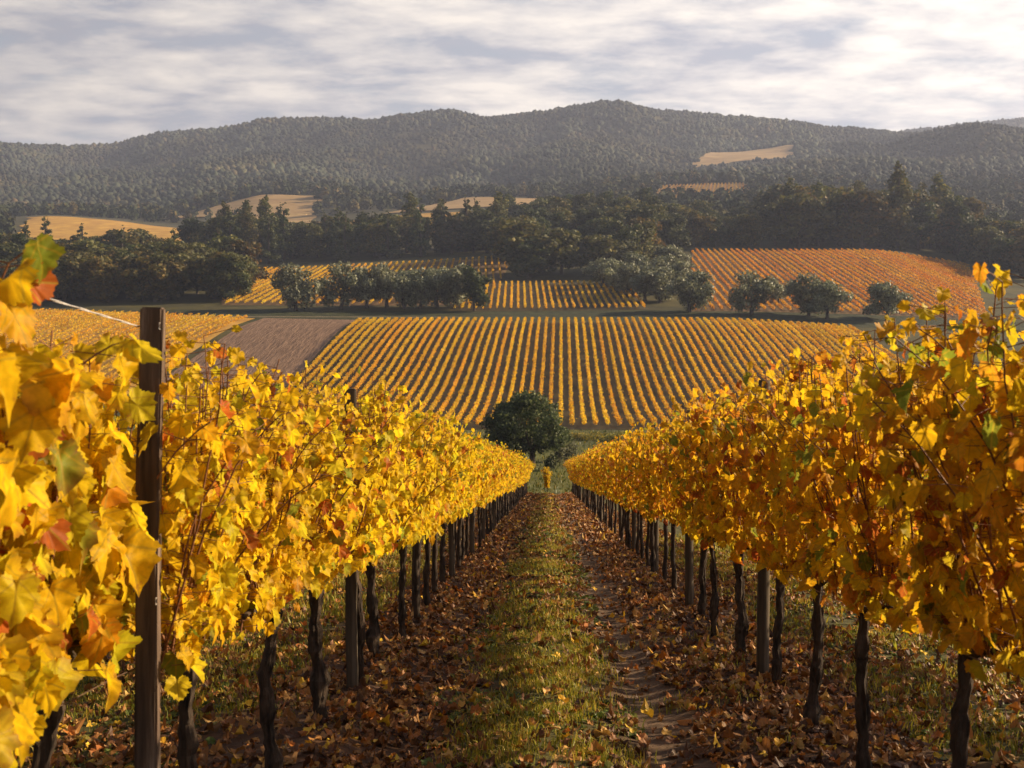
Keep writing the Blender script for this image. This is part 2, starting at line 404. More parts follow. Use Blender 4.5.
# ------------------------------------------------------------------ leaves
HALF = [(0.0, 0.03), (0.09, -0.13), (0.24, -0.19), (0.36, -0.10), (0.49, 0.00), (0.49, 0.12), (0.49, 0.21), (0.57, 0.30), (0.61, 0.44), (0.51, 0.49), (0.44, 0.53), (0.44, 0.66), (0.32, 0.75), (0.18, 0.87), (0.0, 1.03)]
def outline(level):
    if level == 3:
        q = []
        for a, b in zip(HALF[:-1], HALF[1:]):
            q.append(a); m = ((a[0] + b[0]) / 2, (a[1] + b[1]) / 2); q.append((m[0] * 0.93, 0.3 + (m[1] - 0.3) * 0.93))
        h = q + [HALF[-1]]
    else: h = HALF if level == 2 else [HALF[k] for k in (0, 2, 4, 6, 8, 10, 12, 14)]
    r = np.array(h); l = r[1:-1][::-1] * [-1, 1]
    return np.vstack([r, l])

class LeafShape:
    def __init__(s, level):
        o = outline(level); n = len(o); c = np.array([[0.0, 0.30]])
        k = np.arange(n); k2 = (k + 1) % n
        if level >= 2:
            mid = c + (o - c) * 0.55
            s.P = np.vstack([c, mid, o])
            s.T = np.stack([np.zeros(n, int), 1 + k, 1 + k2], -1)
            s.Q = np.stack([1 + k, 1 + n + k, 1 + n + k2, 1 + k2], -1)
            s.edge = np.concatenate([[0], np.full(n, .35), np.ones(n)])
        else:
            s.P = np.vstack([c, o]); s.T = np.stack([np.zeros(n, int), 1 + k, 1 + k2], -1); s.Q = None
            s.edge = np.concatenate([[0], np.ones(n)])
SHAPE = {1: LeafShape(1), 2: LeafShape(2), 3: LeafShape(3)}

def add_leaves(acc, P, tip, nrm, size, col, rng, level=1, curl=1.0, burn=None):
    """P junction with the petiole; tip direction of the blade; nrm its upper face"""
    N = len(P)
    if N == 0: return
    S = SHAPE[level]; k = len(S.P)
    tip = norm(tip); side = norm(np.cross(tip, nrm)); nn = np.cross(side, tip)
    x = S.P[None, :, 0] * rng.uniform(0.72, 1.05, (N, 1)); y = np.repeat(S.P[None, :, 1], N, 0)
    jit = 1 + 0.07 * rng.uniform(-1, 1, (N, k)) * S.edge
    x = x * jit; y = y * jit
    fold = rng.uniform(-0.1, 0.85, (N, 1)); droop = rng.uniform(-0.2, 0.95, (N, 1)); ph = rng.uniform(0, 6.28, (N, 1))
    ang = np.arctan2(S.P[:, 0], S.P[:, 1] - 0.3)[None]
    z = curl * (fold * np.abs(x) - droop * (y - 0.2) ** 2 * np.sign(y - 0.2) - 0.25 * droop * x ** 2 + 0.09 * S.edge * np.sin(ang * 3 + ph) + 0.04 * S.edge * np.sin(ang * 7 + 2 * ph))
    V = P[:, None, :] + size[:, None, None] * (x[..., None] * side[:, None, :] + y[..., None] * tip[:, None, :] + z[..., None] * nn[:, None, :])
    C = np.repeat(col[:, None, :], k, 1)
    if burn is not None:
        f = (burn[:, None] * S.edge[None, :] * rng.uniform(0.4, 1.0, (N, k)))[..., None]
        C = C * (1 - f) + np.array([0.34, 0.11, 0.025]) * f
    off = (np.arange(N) * k)[:, None, None]
    T = (S.T[None] + off).reshape(-1, 3); Q = (S.Q[None] + off).reshape(-1, 4) if S.Q is not None else None
    U = np.stack([np.repeat(S.P[None, :, 0], N, 0), np.repeat(S.P[None, :, 1], N, 0)], -1).reshape(-1, 2)
    acc.add(V.reshape(-1, 3), T, Q, C.reshape(-1, 3), U)

PAL_GOLD = ([(0.78, 0.49, 0.010), (0.82, 0.56, 0.014), (0.64, 0.52, 0.018), (0.74, 0.35, 0.012), (0.48, 0.13, 0.018), (0.24, 0.27, 0.022)], [0.40, 0.27, 0.18, 0.07, 0.04, 0.04])
PAL_AMBER = ([(0.76, 0.45, 0.010), (0.72, 0.36, 0.012), (0.64, 0.47, 0.016), (0.62, 0.23, 0.014), (0.40, 0.10, 0.016), (0.20, 0.23, 0.02)], [0.38, 0.23, 0.16, 0.10, 0.06, 0.07])
PAL_LITTER = ([(0.21, 0.088, 0.024), (0.33, 0.155, 0.04), (0.38, 0.135, 0.022), (0.50, 0.29, 0.08), (0.66, 0.40, 0.03), (0.10, 0.042, 0.016)], [0.30, 0.21, 0.12, 0.10, 0.04, 0.23])

def pick(pal, n, rng, spread=0.14):
    c = np.array(pal[0])[rng.choice(len(pal[0]), n, p=pal[1])]
    return np.clip(c * (1 + spread * rng.uniform(-1, 1, (n, 1))) * (1 + 0.06 * rng.uniform(-1, 1, (n, 3))), 0.005, 0.9)

# ------------------------------------------------------------------ grape vines
def make_vine(seed, pal, top=1.95, shoots=16, level=1, size=(0.045, 0.09), dense=1.0, wide=0.2, mix=(.25, .35, .27, .13)):
    """meshes of one vine about its foot: trunk with two arms, canes, foliage"""
    rng = RS(seed)
    # trunk
    tr = Acc()
    n = 15 if level == 1 else 30; t = np.linspace(0, 1, n)
    bend = np.cumsum(rng.uniform(-1, 1, (n, 2)) * 0.010 * (15 / n) ** 0.5, 0)
    bend[:, 0] += 0.009 * np.sin(t * rng.uniform(3, 6) + rng.uniform(0, 6)); bend -= bend[0]
    pts = np.stack([bend[:, 0], bend[:, 1], -0.06 + t * 0.88], -1)
    r0 = rng.uniform(0.024, 0.034)
    rad = r0 * (1.25 - 0.4 * t + 0.25 * np.exp(-t * 9) + 0.28 * np.exp(-((t - 0.97) / 0.1) ** 2)) * (1 + 0.15 * np.sin(t * 21 + rng.uniform(0, 6)))
    if level >= 2:
        for q in range(4):
            rad = rad + r0 * rng.uniform(.06, .25) * np.exp(-((t - rng.uniform(.15, .95)) / 0.035) ** 2)
    tube(tr, pts, rad, 10 if level == 1 else 16, rng, 0.12, ridge=0.0 if level == 1 else 0.26)
    headp = pts[-1]
    for sgn in (-1, 1):
        m = 9; u = np.linspace(0, 1, m)
        arm = np.stack([headp[0] + rng.uniform(-1, 1, m) * 0.012, headp[1] + sgn * (0.56 * u ** 0.9), headp[2] - 0.02 + 0.12 * np.sin(u * 1.7) + rng.uniform(-1, 1, m) * 0.01], -1)
        tube(tr, arm, r0 * (0.75 - 0.42 * u), 7, rng, 0.15)
    # canes and leaf positions
    ca = Acc(); P = []; OUT = []; NODE = []; HT = []
    for k in range(shoots):
        y0 = rng.uniform(-0.58, 0.58); z0 = 0.86 + rng.uniform(-0.05, 0.08)
        length = (top - z0) * rng.choice([0.75, 0.95, 1.0, 1.06], p=mix) + rng.uniform(-0.1, 0.08)
        lx = rng.uniform(-1, 1) * wide * 1.1; ly = rng.uniform(-0.22, 0.22)
        flop = rng.uniform(0, 0.35) * np.sign(lx) if rng.rand() < 0.4 else 0.0
        m = max(6, int(length / 0.046)); u = np.linspace(0, 1, m)
        wx = np.cumsum(rng.uniform(-1, 1, m)) * 0.008; wy = np.cumsum(rng.uniform(-1, 1, m)) * 0.008
        C = np.stack([lx * np.sin(u * 1.4) + flop * u ** 2 + wx, y0 + ly * u + wy, z0 + length * (u - (0.22 * abs(flop) / 0.35) * u ** 3)], -1)
        tube(ca, C[::2] if m % 2 else np.vstack([C[::2], C[-1:]]), np.linspace(0.0052, 0.0022, len(C[::2]) + (0 if m % 2 else 1)), 5, caps=False)
        for j in range(1, m):
            reps = rng.choice([0, 1, 2], p=[.10, .50, .40]) if rng.rand() < dense else 0
            for q in range(reps):
                sx = 1 if (j + q + k) % 2 else -1
                a = rng.normal(0, 0.75)
                o = np.array([sx * math.cos(a), math.sin(a), 0])
                pl = rng.uniform(0.04, 0.13)
                v = C[j] + o * pl + np.array([0, 0, rng.uniform(-0.02, 0.05)])
                P.append(v); OUT.append(o); NODE.append(C[j]); HT.append(u[j])
    # skirt of hanging leaves along the arms
    for k in range(int(44 * dense)):
        a = rng.normal(0, 0.6); sx = rng.choice([-1, 1]); o = np.array([sx * math.cos(a), math.sin(a), 0])
        b = np.array([rng.uniform(-0.06, 0.06), rng.uniform(-0.58, 0.58), rng.uniform(0.86, 1.02)])
        P.append(b + o * rng.uniform(0.03, 0.16)); OUT.append(o); NODE.append(b); HT.append(0)
    P = np.array(P); OUT = np.array(OUT); NODE = np.array(NODE); HT = np.array(HT); N = len(P)
    tip = np.array([0, 0, -1.0]) + OUT * rng.uniform(-0.1, 0.6, (N, 1)) + rng.normal(0, 0.30, (N, 3))
    nrm = OUT * 0.85 + np.array([0, 0, 0.4]) + rng.normal(0, 0.55, (N, 3))
    young = HT > 0.9
    tip[young] += np.array([0, 0, 0.9]) * rng.uniform(0, 1, (young.sum(), 1))
    sz = rng.uniform(size[0], size[1], N) * np.where(young, 0.72, 1.0)
    col = pick(pal, N, rng); burn = np.where(rng.rand(N) < 0.35, rng.uniform(0.2, 0.8, N), 0.0)
    fo = Acc()
    add_leaves(fo, P, tip, nrm, sz, col, rng, level, 1.0, burn)
    # petioles
    if level >= 2:
        w = norm(np.cross(P - NODE, np.array([0.3, 0.2, 1.0]))) * 0.0016
        w2 = norm(np.cross(P - NODE, w)) * 0.0016
        V = np.stack([NODE + w, NODE - w * .5 + w2, NODE - w * .5 - w2, P + w * .7, P - w * .35 + w2 * .7, P - w * .35 - w2 * .7], 1)
        off = (np.arange(N) * 6)[:, None, None]
        Q = (np.array([[0, 1, 4, 3], [1, 2, 5, 4], [2, 0, 3, 5]])[None] + off).reshape(-1, 4)
        ca.add(V.reshape(-1, 3), None, Q)
    return [('trunk', tr.mesh('vine_trunk', M['bark'], level == 1)), ('canes', ca.mesh('vine_canes', M['cane'], True)), ('foliage', fo.mesh('vine_foliage', M['vine_leaf'], level >= 2))]

LEFT_LABELS = {
    0: 'yellow grape vine nearest the lens, at the edge left of the tall post',
    1: 'golden grape vine with big hanging leaves just before the tall square post',
    2: 'yellow grape vine just past the tall square post on the sunlit row',
    3: 'second yellow grape vine past the tall square post, with a knotty thick trunk',
    4: 'third yellow grape vine past the tall square post, with a pale edged trunk',
    5: 'yellow grape vine standing right beside the second post of the sunlit row',
}
RIGHT_LABELS = {
    0: 'amber grape vine nearest the lens at the right edge of the picture',
    1: 'tall amber grape vine with a thick dark trunk near the right edge',
    2: 'amber grape vine with a slim straight trunk, second trunk from the right edge',
    3: 'amber grape vine with the third trunk from the right edge, before a round post',
    4: 'amber grape vine standing right beside the thick round post of the shaded row',
}

def build_vines():
    lo = [make_vine(100 + k, PAL_GOLD, 1.92, 29, 1, dense=1.0) for k in range(7)]
    ro = [make_vine(200 + k, PAL_AMBER, 1.98, 28, 1, dense=0.92) for k in range(7)]
    rng = random.Random(5)
    def put(parts, x, y, label, group, s=1.0):
        z = float(near_ground(x, y))
        t = thing_copy('grape_vine', parts, (x, y, z), rng.choice([0, math.pi]) + rng.uniform(-0.06, 0.06), (s, 1.0, s * rng.uniform(0.97, 1.03)))
        tag(t, label, 'grape vine', group)
        return t
    # sunlit row
    y = 2.05; k = 0
    while y < 70:
        parts = make_vine(300 + k, PAL_GOLD, (1.80, 1.70, 1.92, 1.93, 1.93, 1.93, 1.93, 1.93)[k], 30 if k < 2 else 35, 3 if k < 4 else 2, size=(0.07, 0.145) if k < 2 else (0.042, 0.088), wide=0.12 if k == 1 else 0.2, mix=(.1, .4, .45, .05) if k == 0 else (.25, .35, .27, .13)) if k < 8 else lo[rng.randrange(7)]
        put(parts, LX + rng.uniform(-.04, .04) - (0.14 if k < 2 else 0), y, LEFT_LABELS.get(k, 'bright yellow grape vine in the long sunlit row left of the path'), 'vines of the sunlit row left of the path' if k not in LEFT_LABELS else None)
        y += 1.12; k += 1
    # shaded row
    y = 2.95; k = 0
    while y < 70:
        parts = make_vine(400 + k, PAL_AMBER, (1.96, 2.03, 2.02, 2.0, 1.98, 1.98, 1.98, 1.98)[k], 33, 3 if k < 4 else 2, size=(0.045, 0.096), dense=0.95, mix=(.1, .3, .45, .15) if k < 2 else (.22, .35, .3, .13)) if k < 8 else ro[rng.randrange(7)]
        put(parts, RX + rng.uniform(-.04, .04), y, RIGHT_LABELS.get(k, 'amber grape vine in the long shaded row right of the path'), 'vines of the shaded row right of the path' if k not in RIGHT_LABELS else None)
        y += 1.17; k += 1
    # neighbouring rows, glimpsed under and between the vines
    for x, mods, name, y0, y1 in ((LX - 2.8, lo, 'left', 3.5, 24), (RX + 2.8, ro, 'right', 3.4, 24)):
        y = y0
        while y < y1:
            put(mods[rng.randrange(7)], x, y, 'yellow grape vine of the next row, glimpsed under the leaves of the %s row' % ('sunlit' if name == 'left' else 'shaded'), 'vines of the next row over, %s' % name)
            y += 1.15
    lone = make_vine(77, PAL_GOLD, 1.95, 26, 1, size=(0.07, 0.13), wide=0.14)
    t = put(lone, -0.07, 71.3, 'single slim yellow vine standing alone where the path ends', None)
    t.scale = (0.85, 0.5, 1.05); t.location.z = float(height(-0.07, 71.3)[0]) - 0.45

# ------------------------------------------------------------------ posts and wires
def post_mesh(seed, w, h, mat, rnd=False, taper=0.0):
    rng = RS(seed); a = Acc()
    if rnd:
        n = 10; t = np.linspace(0, 1, n)
        tube(a, np.stack([0.006 * np.sin(t * 5 + seed), 0.006 * np.cos(t * 4 + seed), -0.15 + t * (h + 0.15)], -1), w / 2 * (1.06 - 0.1 * t), 14, rng, 0.04)
        return a.mesh('post', mat, True)
    import bmesh
    bm = bmesh.new(); bmesh.ops.create_cube(bm, size=1.0)
    for v in bm.verts:
        v.co.x *= w; v.co.y *= w * 0.92; v.co.z = (v.co.z + 0.5) * (h + 0.15) - 0.15
    bmesh.ops.subdivide_edges(bm, edges=[e for e in bm.edges if abs(e.verts[0].co.z - e.verts[1].co.z) > 0.5], cuts=12)
    bmesh.ops.bevel(bm, geom=[e for e in bm.edges if len(e.link_faces) == 2 and e.calc_face_angle(0) > 0.5], offset=0.006, segments=2, affect='EDGES')
    for v in bm.verts:
        v.co.x += rng.uniform(-1, 1) * 0.0022 + 0.004 * math.sin(v.co.z * 3 + seed); v.co.y += rng.uniform(-1, 1) * 0.0022
    me = bpy.data.meshes.new('post'); bm.to_mesh(me); bm.free(); me.materials.append(mat)
    return me

def build_posts():
    near = post_mesh(1, 0.070, 1.97, M['post_wood'])
    sq = [post_mesh(k + 2, 0.075, 2.0, M['post_grey']) for k in range(3)]
    rd = [post_mesh(k + 12, 0.085, 2.07, M['post_grey'], True) for k in range(3)]
    staple = Acc(); tube(staple, [(0.03, 0.0, 0), (0.03, -0.012, 0), (0.03, -0.012, 0.02), (0.03, 0, 0.02)], 0.0018, 5)
    stm = staple.mesh('staple', M['wire'])
    rng = random.Random(9)
    for row, x, y0, dy, protos in (('sunlit', LX, 3.67, 3.9, sq), ('shaded', RX, 4.0, 3.98, rd)):
        y = y0; k = 0
        while y < 70:
            if not (row == 'shaded' and k == 0):
                me = near if (row == 'sunlit' and k == 0) else protos[k % 3]
                o = obj('wooden_post', me, None, (x + (0.0 if k < 2 else rng.uniform(-0.03, 0.03)), y, float(near_ground(x, y))))
                o.rotation_euler = (rng.uniform(-.01, .01), 0.012 if k == 0 else rng.uniform(-.012, .012), rng.uniform(-.15, .15) if k else 0.14)
                if row == 'sunlit' and k == 0:
                    s = obj('staple', stm, o, (0.0, -0.034, 1.90))
                    s2 = obj('staple', stm, o, (0.0, -0.034, 1.02))
                    lab, g = 'tall square weathered post rising out of the yellow leaves, lit along one side', None
                elif k == 1:
                    lab, g = ('dark square post second along the sunlit row, beside the path', None) if row == 'sunlit' else ('thick round grey post poking above the shaded row, its foot in fallen leaves', None)
                else:
                    lab, g = 'thin dark post among the vines further down the %s row' % row, 'posts further down the %s row' % row
                tag(o, lab, 'post', g)
            y += dy; k += 1
    for row, x, zs in (('sunlit', LX, (0.83, 1.35, 1.93)), ('shaded', RX, (0.83, 1.35))):
        for z in zs:
            a = Acc(); yy = np.arange(0.4, 3.651, 0.05) if z > 1.5 else np.arange(0.5, 70.5, 0.6)
            sag = -0.02 * np.sin(np.pi * ((yy - 3.67) / 3.9 % 1.0))
            for ph in ((0, math.pi) if z > 1.5 else (0,)):
                w = 0.0017 if z > 1.5 else 0
                pts = np.stack([x - (0.012 if z > 1.5 else 0.04) + w * np.cos(yy * 20 + ph), yy, -SLOPE * yy + z + 0.03 + sag + w * np.sin(yy * 20 + ph)], -1)
                tube(a, pts, 0.0019, 5)
            o = obj('trellis_wire', a.mesh('trellis_wire', M['wire'] if z > 1.5 else M['rust_wire'], True))
            tag(o, 'pale twisted wire tied to the top of the tall square post' if z > 1.5 else ('low training wire at trunk height' if z < 1 else 'foliage wire at mid height') + ' running along the %s vine row' % row, 'wire')

# ------------------------------------------------------------------ ground cover
def build_litter():
    rng = RS(50); a = Acc()
    def scatter(x0, x1, y0, y1, dens, size, lvl, keep):
        n = int((x1 - x0) * (y1 - y0) * dens)
        X = rng.uniform(x0, x1, n); Y = rng.uniform(y0, y1, n)
        k = rng.rand(n) < keep(X, Y); X = X[k]; Y = Y[k]; n = len(X)
        Z = near_ground(X, Y) + rng.uniform(0.004, 0.03, n)
        th = rng.uniform(0, 2 * np.pi, n)
        tip = np.stack([np.cos(th), np.sin(th), rng.normal(0, 0.25, n)], -1)
        nr = np.stack([rng.normal(0, 0.4, n), rng.normal(0, 0.4, n), np.ones(n)], -1)
        nr[rng.rand(n) < 0.4] *= -1
        add_leaves(a, np.stack([X, Y, Z], -1), tip, nr, rng.uniform(*size, n), pick(PAL_LITTER, n, rng, 0.3), rng, lvl, 1.5)
    def keep(X, Y):
        d = np.minimum(np.abs(X - LX), np.abs(X - RX))
        p = np.clip(1.15 - d * 0.75, 0.12, 1)
        p = np.where(np.abs(X + 0.08) < 0.45, 0.42, p)
        p = np.where(np.abs(X - 0.62) < 0.2, 0.2, p)
        p = np.where((X > RX + 0.6) | (X < LX - 0.6), 0.62, p)
        return p * (0.45 + 1.1 * vnoise(X * 1.3, Y * 1.3, 8))
    scatter(-5, 5, 2.5, 9, 400, (0.025, 0.075), 2, keep)
    scatter(-4.5, 4.8, 9, 20, 260, (0.035, 0.08), 1, keep)
    scatter(-2.6, 2.8, 20, 40, 120, (0.06, 0.11), 1, keep)
    scatter(-2.2, 2.4, 40, 70, 50, (0.10, 0.16), 1, keep)
    tag(obj('fallen_leaves', a.mesh('fallen_leaves', M['fallen_leaf'])), 'brown and orange vine leaves strewn over the ground between the rows', 'fallen leaves', None, 'stuff')

def blades(acc, X, Y, Z, h, w, rng, cols):
    n = len(X)
    th = rng.uniform(0, 2 * np.pi, n); lean = rng.uniform(0.1, 0.9, n); ph = rng.uniform(0, 2 * np.pi, n)
    d = np.stack([np.cos(ph) * lean, np.sin(ph) * lean, np.zeros(n)], -1) * h[:, None]
    s = np.stack([np.cos(th), np.sin(th), np.zeros(n)], -1) * w[:, None]
    B = np.stack([X, Y, Z], -1); up = np.zeros((n, 3)); up[:, 2] = h
    V = np.stack([B - s, B + s, B + 0.35 * d + 0.55 * up - s * .8, B + 0.35 * d + 0.55 * up + s * .8, B + d + up * (1 - 0.45 * lean[:, None])], 1)
    off = (np.arange(n) * 5)[:, None, None]
    acc.add(V.reshape(-1, 3), (np.array([[2, 3, 4]])[None] + off).reshape(-1, 3), (np.array([[0, 1, 3, 2]])[None] + off).reshape(-1, 4), np.repeat(cols, 5, 0))

PAL_GRASS = ([(0.24, 0.24, 0.025), (0.36, 0.31, 0.03), (0.14, 0.16, 0.02), (0.52, 0.38, 0.09), (0.44, 0.33, 0.04)], [0.28, 0.26, 0.16, 0.14, 0.16])
def build_grass():
    rng = RS(60); a = Acc()
    def scatter(x0, x1, y0, y1, dens, hh, ww, keep):
        n = int((x1 - x0) * (y1 - y0) * dens)
        X = rng.uniform(x0, x1, n); Y = rng.uniform(y0, y1, n)
        k = rng.rand(n) < keep(X, Y); X = X[k]; Y = Y[k]; n = len(X)
        blades(a, X, Y, near_ground(X, Y) - 0.005, rng.uniform(*hh, n), rng.uniform(*ww, n), rng, pick(PAL_GRASS, n, rng, 0.25))
    def strip(X, Y):
        wob = 0.25 * fbm(Y * 0.5, X * 0 + 3, 41)
        return np.exp(-((X + 0.08 + wob) / 0.44) ** 4) * np.clip(vnoise(X * 2.6, Y * 2.2, 91) * 3.2 - 0.95, 0.03, 1)
    def outer(X, Y):
        return np.clip(vnoise(X * 1.3, Y * 1.1, 92) * 3.2 - 1.1, 0.03, 1)
    def sparse(X, Y):
        return np.clip(vnoise(X * 2.5, Y * 2.5, 93) * 3 - 1.9, 0.0, 1)
    scatter(-0.75, 0.65, 3, 10, 3800, (0.03, 0.10), (0.0016, 0.004), strip)
    scatter(-0.75, 0.65, 10, 22, 1600, (0.04, 0.11), (0.003, 0.006), strip)
    scatter(-0.75, 0.65, 22, 45, 600, (0.05, 0.12), (0.006, 0.011), strip)
    scatter(-0.75, 0.65, 45, 72, 300, (0.05, 0.12), (0.010, 0.018), strip)
    for x0, x1 in ((-3.9, -1.75), (2.0, 4.1)):
        scatter(x0, x1, 2.5, 11, 1100, (0.03, 0.10), (0.002, 0.005), outer)
        scatter(x0, x1, 11, 26, 500, (0.05, 0.14), (0.004, 0.008), outer)
    scatter(-1.7, 1.9, 3, 12, 700, (0.03, 0.09), (0.0016, 0.004), sparse)
    # broad-leaved weeds in the grass
    for x0, x1, y0, y1, dn, lvl in ((-0.7, 0.55, 3, 12, 260, 1), (-0.7, 0.55, 12, 30, 110, 1), (-3.6, -1.8, 2.5, 14, 110, 1), (2.0, 4.0, 2.5, 14, 110, 1)):
        n = int((x1 - x0) * (y1 - y0) * dn); X = rng.uniform(x0, x1, n); Y = rng.uniform(y0, y1, n)
        k = vnoise(X * 2.4, Y * 2.4, 95) > 0.45; X = X[k]; Y = Y[k]; n = len(X); th = rng.uniform(0, 6.28, n)
        tip = np.stack([np.cos(th), np.sin(th), rng.uniform(0.1, 0.9, n)], -1); nr = np.stack([-np.cos(th) * .5, -np.sin(th) * .5, np.ones(n)], -1)
        w = Acc(); add_leaves(w, np.stack([X, Y, near_ground(X, Y) + 0.004], -1), tip, nr, rng.uniform(0.025, 0.06, n) * (1 if y0 < 12 else 1.5), pick(([(0.09, 0.12, 0.02), (0.15, 0.16, 0.025), (0.25, 0.2, 0.03)], [.45, .35, .2]), n, rng, 0.25), rng, 1, 0.8)
        a.add(np.concatenate(w.V), np.concatenate(w.T), None, np.concatenate(w.C))
    # meadow at the foot of the slope
    n = 26000; Y = rng.uniform(72, 160, n); X = rng.uniform(-30, 32, n)
    blades(a, X, Y, height(X, Y), rng.uniform(0.1, 0.45, n), rng.uniform(0.02, 0.05, n), rng, pick(([(0.075, 0.095, 0.014), (0.13, 0.125, 0.02), (0.05, 0.068, 0.012), (0.24, 0.18, 0.02)], [.35, .3, .2, .15]), n, rng, 0.25))
    tag(obj('grass', a.mesh('grass', M['grass'])), 'short grass down the middle of the path and over the meadow', 'grass', None, 'stuff')

# ------------------------------------------------------------------ trees
def crown_cards(acc, lobes, n, size, rng, cols, weights, shell=2.6, flat=0.0, clump=0.22):
    c = np.array([l[0] for l in lobes], float); r = np.array([l[1] for l in lobes], float)
    if r.ndim == 1: r = np.stack([r] * 3, -1)
    w = r.prod(1) ** 0.75; w /= w.sum()
    k = rng.choice(len(lobes), n, p=w)
    d = norm(rng.normal(size=(n, 3)))
    rr = rng.uniform(0, 1, n) ** (1 / shell) * (1 + 0.10 * rng.normal(size=n))
    P = c[k] + d * r[k] * rr[:, None]
    nr = norm(d * 0.8 + rng.normal(size=(n, 3)) * 0.6 + np.array([0, 0, flat]))
    a = norm(np.cross(nr, rng.normal(size=(n, 3)))); b = np.cross(nr, a)
    s = rng.uniform(0.6, 1.3, n)[:, None] * size
    V = np.stack([P - a * s * .5, P + b * s * .34 + a * s * .05, P + a * s * .55 + nr * s * .12, P - b * s * .34 + a * s * .08], 1)
    col = np.array(cols)[rng.choice(len(cols), n, p=weights)]
    lobe_tint = 1 + clump * rng.uniform(-1, 1, (len(lobes), 1))
    col = np.clip(col * lobe_tint[k] * (1 + 0.2 * rng.uniform(-1, 1, (n, 1))), 0.004, 0.9)
    acc.add(V.reshape(-1, 3), None, np.arange(n * 4).reshape(-1, 4), np.repeat(col, 4, 0))

def round_lobes(rng, w, h, z0, n, squash=0.8, small=(0.2, 0.4)):
    """lobes scattered through an egg-shaped crown of width w from z0 to h"""
    L = [((0, 0, (z0 + h) / 2), (w * .30, w * .30, (h - z0) * .36))]
    for k in range(n):
        d = norm(rng.normal(size=3)); t = rng.uniform(0.5, 0.92)
        c = (d[0] * w * .5 * t, d[1] * w * .5 * t, (z0 + h) / 2 + d[2] * (h - z0) * .5 * t)
        q = rng.uniform(*small) * w * .5
        L.append((c, (q, q, q * squash)))
    return L

def trunk_mesh(rng, h, r, z_split, limbs, spread, name='tree_trunk', bend=0.03):
    a = Acc(); n = 8; t = np.linspace(0, 1, n)
    b = np.cumsum(rng.uniform(-1, 1, (n, 2)), 0) * bend * h / 6; b -= b[0]
    pts = np.stack([b[:, 0], b[:, 1], -0.3 + t * (z_split + 0.3)], -1)
    tube(a, pts, r * (1.2 - 0.4 * t + 0.4 * np.exp(-t * 8)), 9, rng, 0.1)
    for k in range(limbs):
        az = 2 * np.pi * (k + rng.uniform(0, .6)) / limbs
        u = np.linspace(0, 1, 6); L = spread * rng.uniform(0.6, 1.0)
        p = pts[-1] + np.stack([np.cos(az) * L * u ** 0.9, np.sin(az) * L * u ** 0.9, -0.1 + (h - z_split) * rng.uniform(0.45, 0.8) * u ** 1.1], -1) + rng.uniform(-1, 1, (6, 3)) * 0.03 * L
        p[0] = pts[-1] - [0, 0, 0.1]
        tube(a, p, r * (0.62 - 0.5 * u), 6, rng, 0.1)
    return a.mesh(name, M['tree_bark'], True)

G_DARK = ([(0.04, 0.052, 0.016), (0.062, 0.072, 0.022), (0.10, 0.098, 0.028)], [.45, .35, .2])
G_OAK = ([(0.072, 0.076, 0.021), (0.105, 0.10, 0.027), (0.16, 0.135, 0.036)], [.45, .35, .2])
G_OCHRE = ([(0.105, 0.088, 0.022), (0.15, 0.11, 0.026), (0.075, 0.072, 0.02), (0.20, 0.13, 0.03)], [.35, .25, .25, .15])
G_OLIVE = ([(0.15, 0.155, 0.075), (0.21, 0.215, 0.12), (0.09, 0.10, 0.045), (0.28, 0.285, 0.18)], [.35, .3, .2, .15])

def tree_kind(kind, seed):
    rng = RS(seed); a = Acc()
    if kind == 'broad':
        h = 11.0; w = 9.5; L = round_lobes(rng, w, h, 0.2, 20)
        crown_cards(a, L, 2600, 0.75, rng, *G_OAK); tr = trunk_mesh(rng, h, 0.28, 2.4, 4, 3.0)
    elif kind == 'ochre':
        h = 10.5; w = 9.0; L = round_lobes(rng, w, h, 0.2, 20)
        crown_cards(a, L, 2600, 0.7, rng, *G_OCHRE); tr = trunk_mesh(rng, h, 0.26, 2.2, 4, 2.8)
    elif kind == 'evergreen':
        h = 12.5; w = 8.0; L = round_lobes(rng, w, h, 0.1, 20, 0.9)
        crown_cards(a, L, 2800, 0.7, rng, *G_DARK); tr = trunk_mesh(rng, h, 0.28, 2.5, 4, 2.6)
    elif kind == 'conifer':
        h = 16.0; L = []
        for k in range(26):
            t = (k + rng.uniform(0, .8)) / 26; z = 0.9 + t * (h - 1.5); R_ = 3.0 * (1 - t) ** 0.75 + 0.35
            az = rng.uniform(0, 6.28); q = R_ * rng.uniform(.35, .6)
            L.append(((math.cos(az) * R_ * .55, math.sin(az) * R_ * .55, z), (q, q, q * .8)))
        crown_cards(a, L, 2400, 0.65, rng, *G_DARK, clump=0.3); tr = trunk_mesh(rng, h, 0.26, 12.0, 3, 0.6)
    elif kind == 'poplar':
        h = 17.0; L = []
        for k in range(24):
            t = (k + rng.uniform(0, .8)) / 24; z = 0.9 + t * (h - 1.7); R_ = 2.6 * math.sin(math.pi * (0.15 + 0.82 * t)) ** 0.7
            az = rng.uniform(0, 6.28); q = R_ * rng.uniform(.4, .62) + .2
            L.append(((math.cos(az) * R_ * .5, math.sin(az) * R_ * .5, z), (q, q, q * 1.2)))
        crown_cards(a, L, 2400, 0.65, rng, *G_OAK, clump=0.3); tr = trunk_mesh(rng, h, 0.28, 11.0, 3, 0.8)
    else:  # olive
        h = 7.0; w = 8.0; L = round_lobes(rng, w, h, 0.6, 20, 0.8)
        crown_cards(a, L, 3600, 0.5, rng, *G_OLIVE); tr = trunk_mesh(rng, h, 0.30, 1.6, 4, 2.2, bend=0.08)
    return [('trunk', tr), ('crown', a.mesh('tree_crown', M['olive'] if kind == 'olive' else M['crown']))]

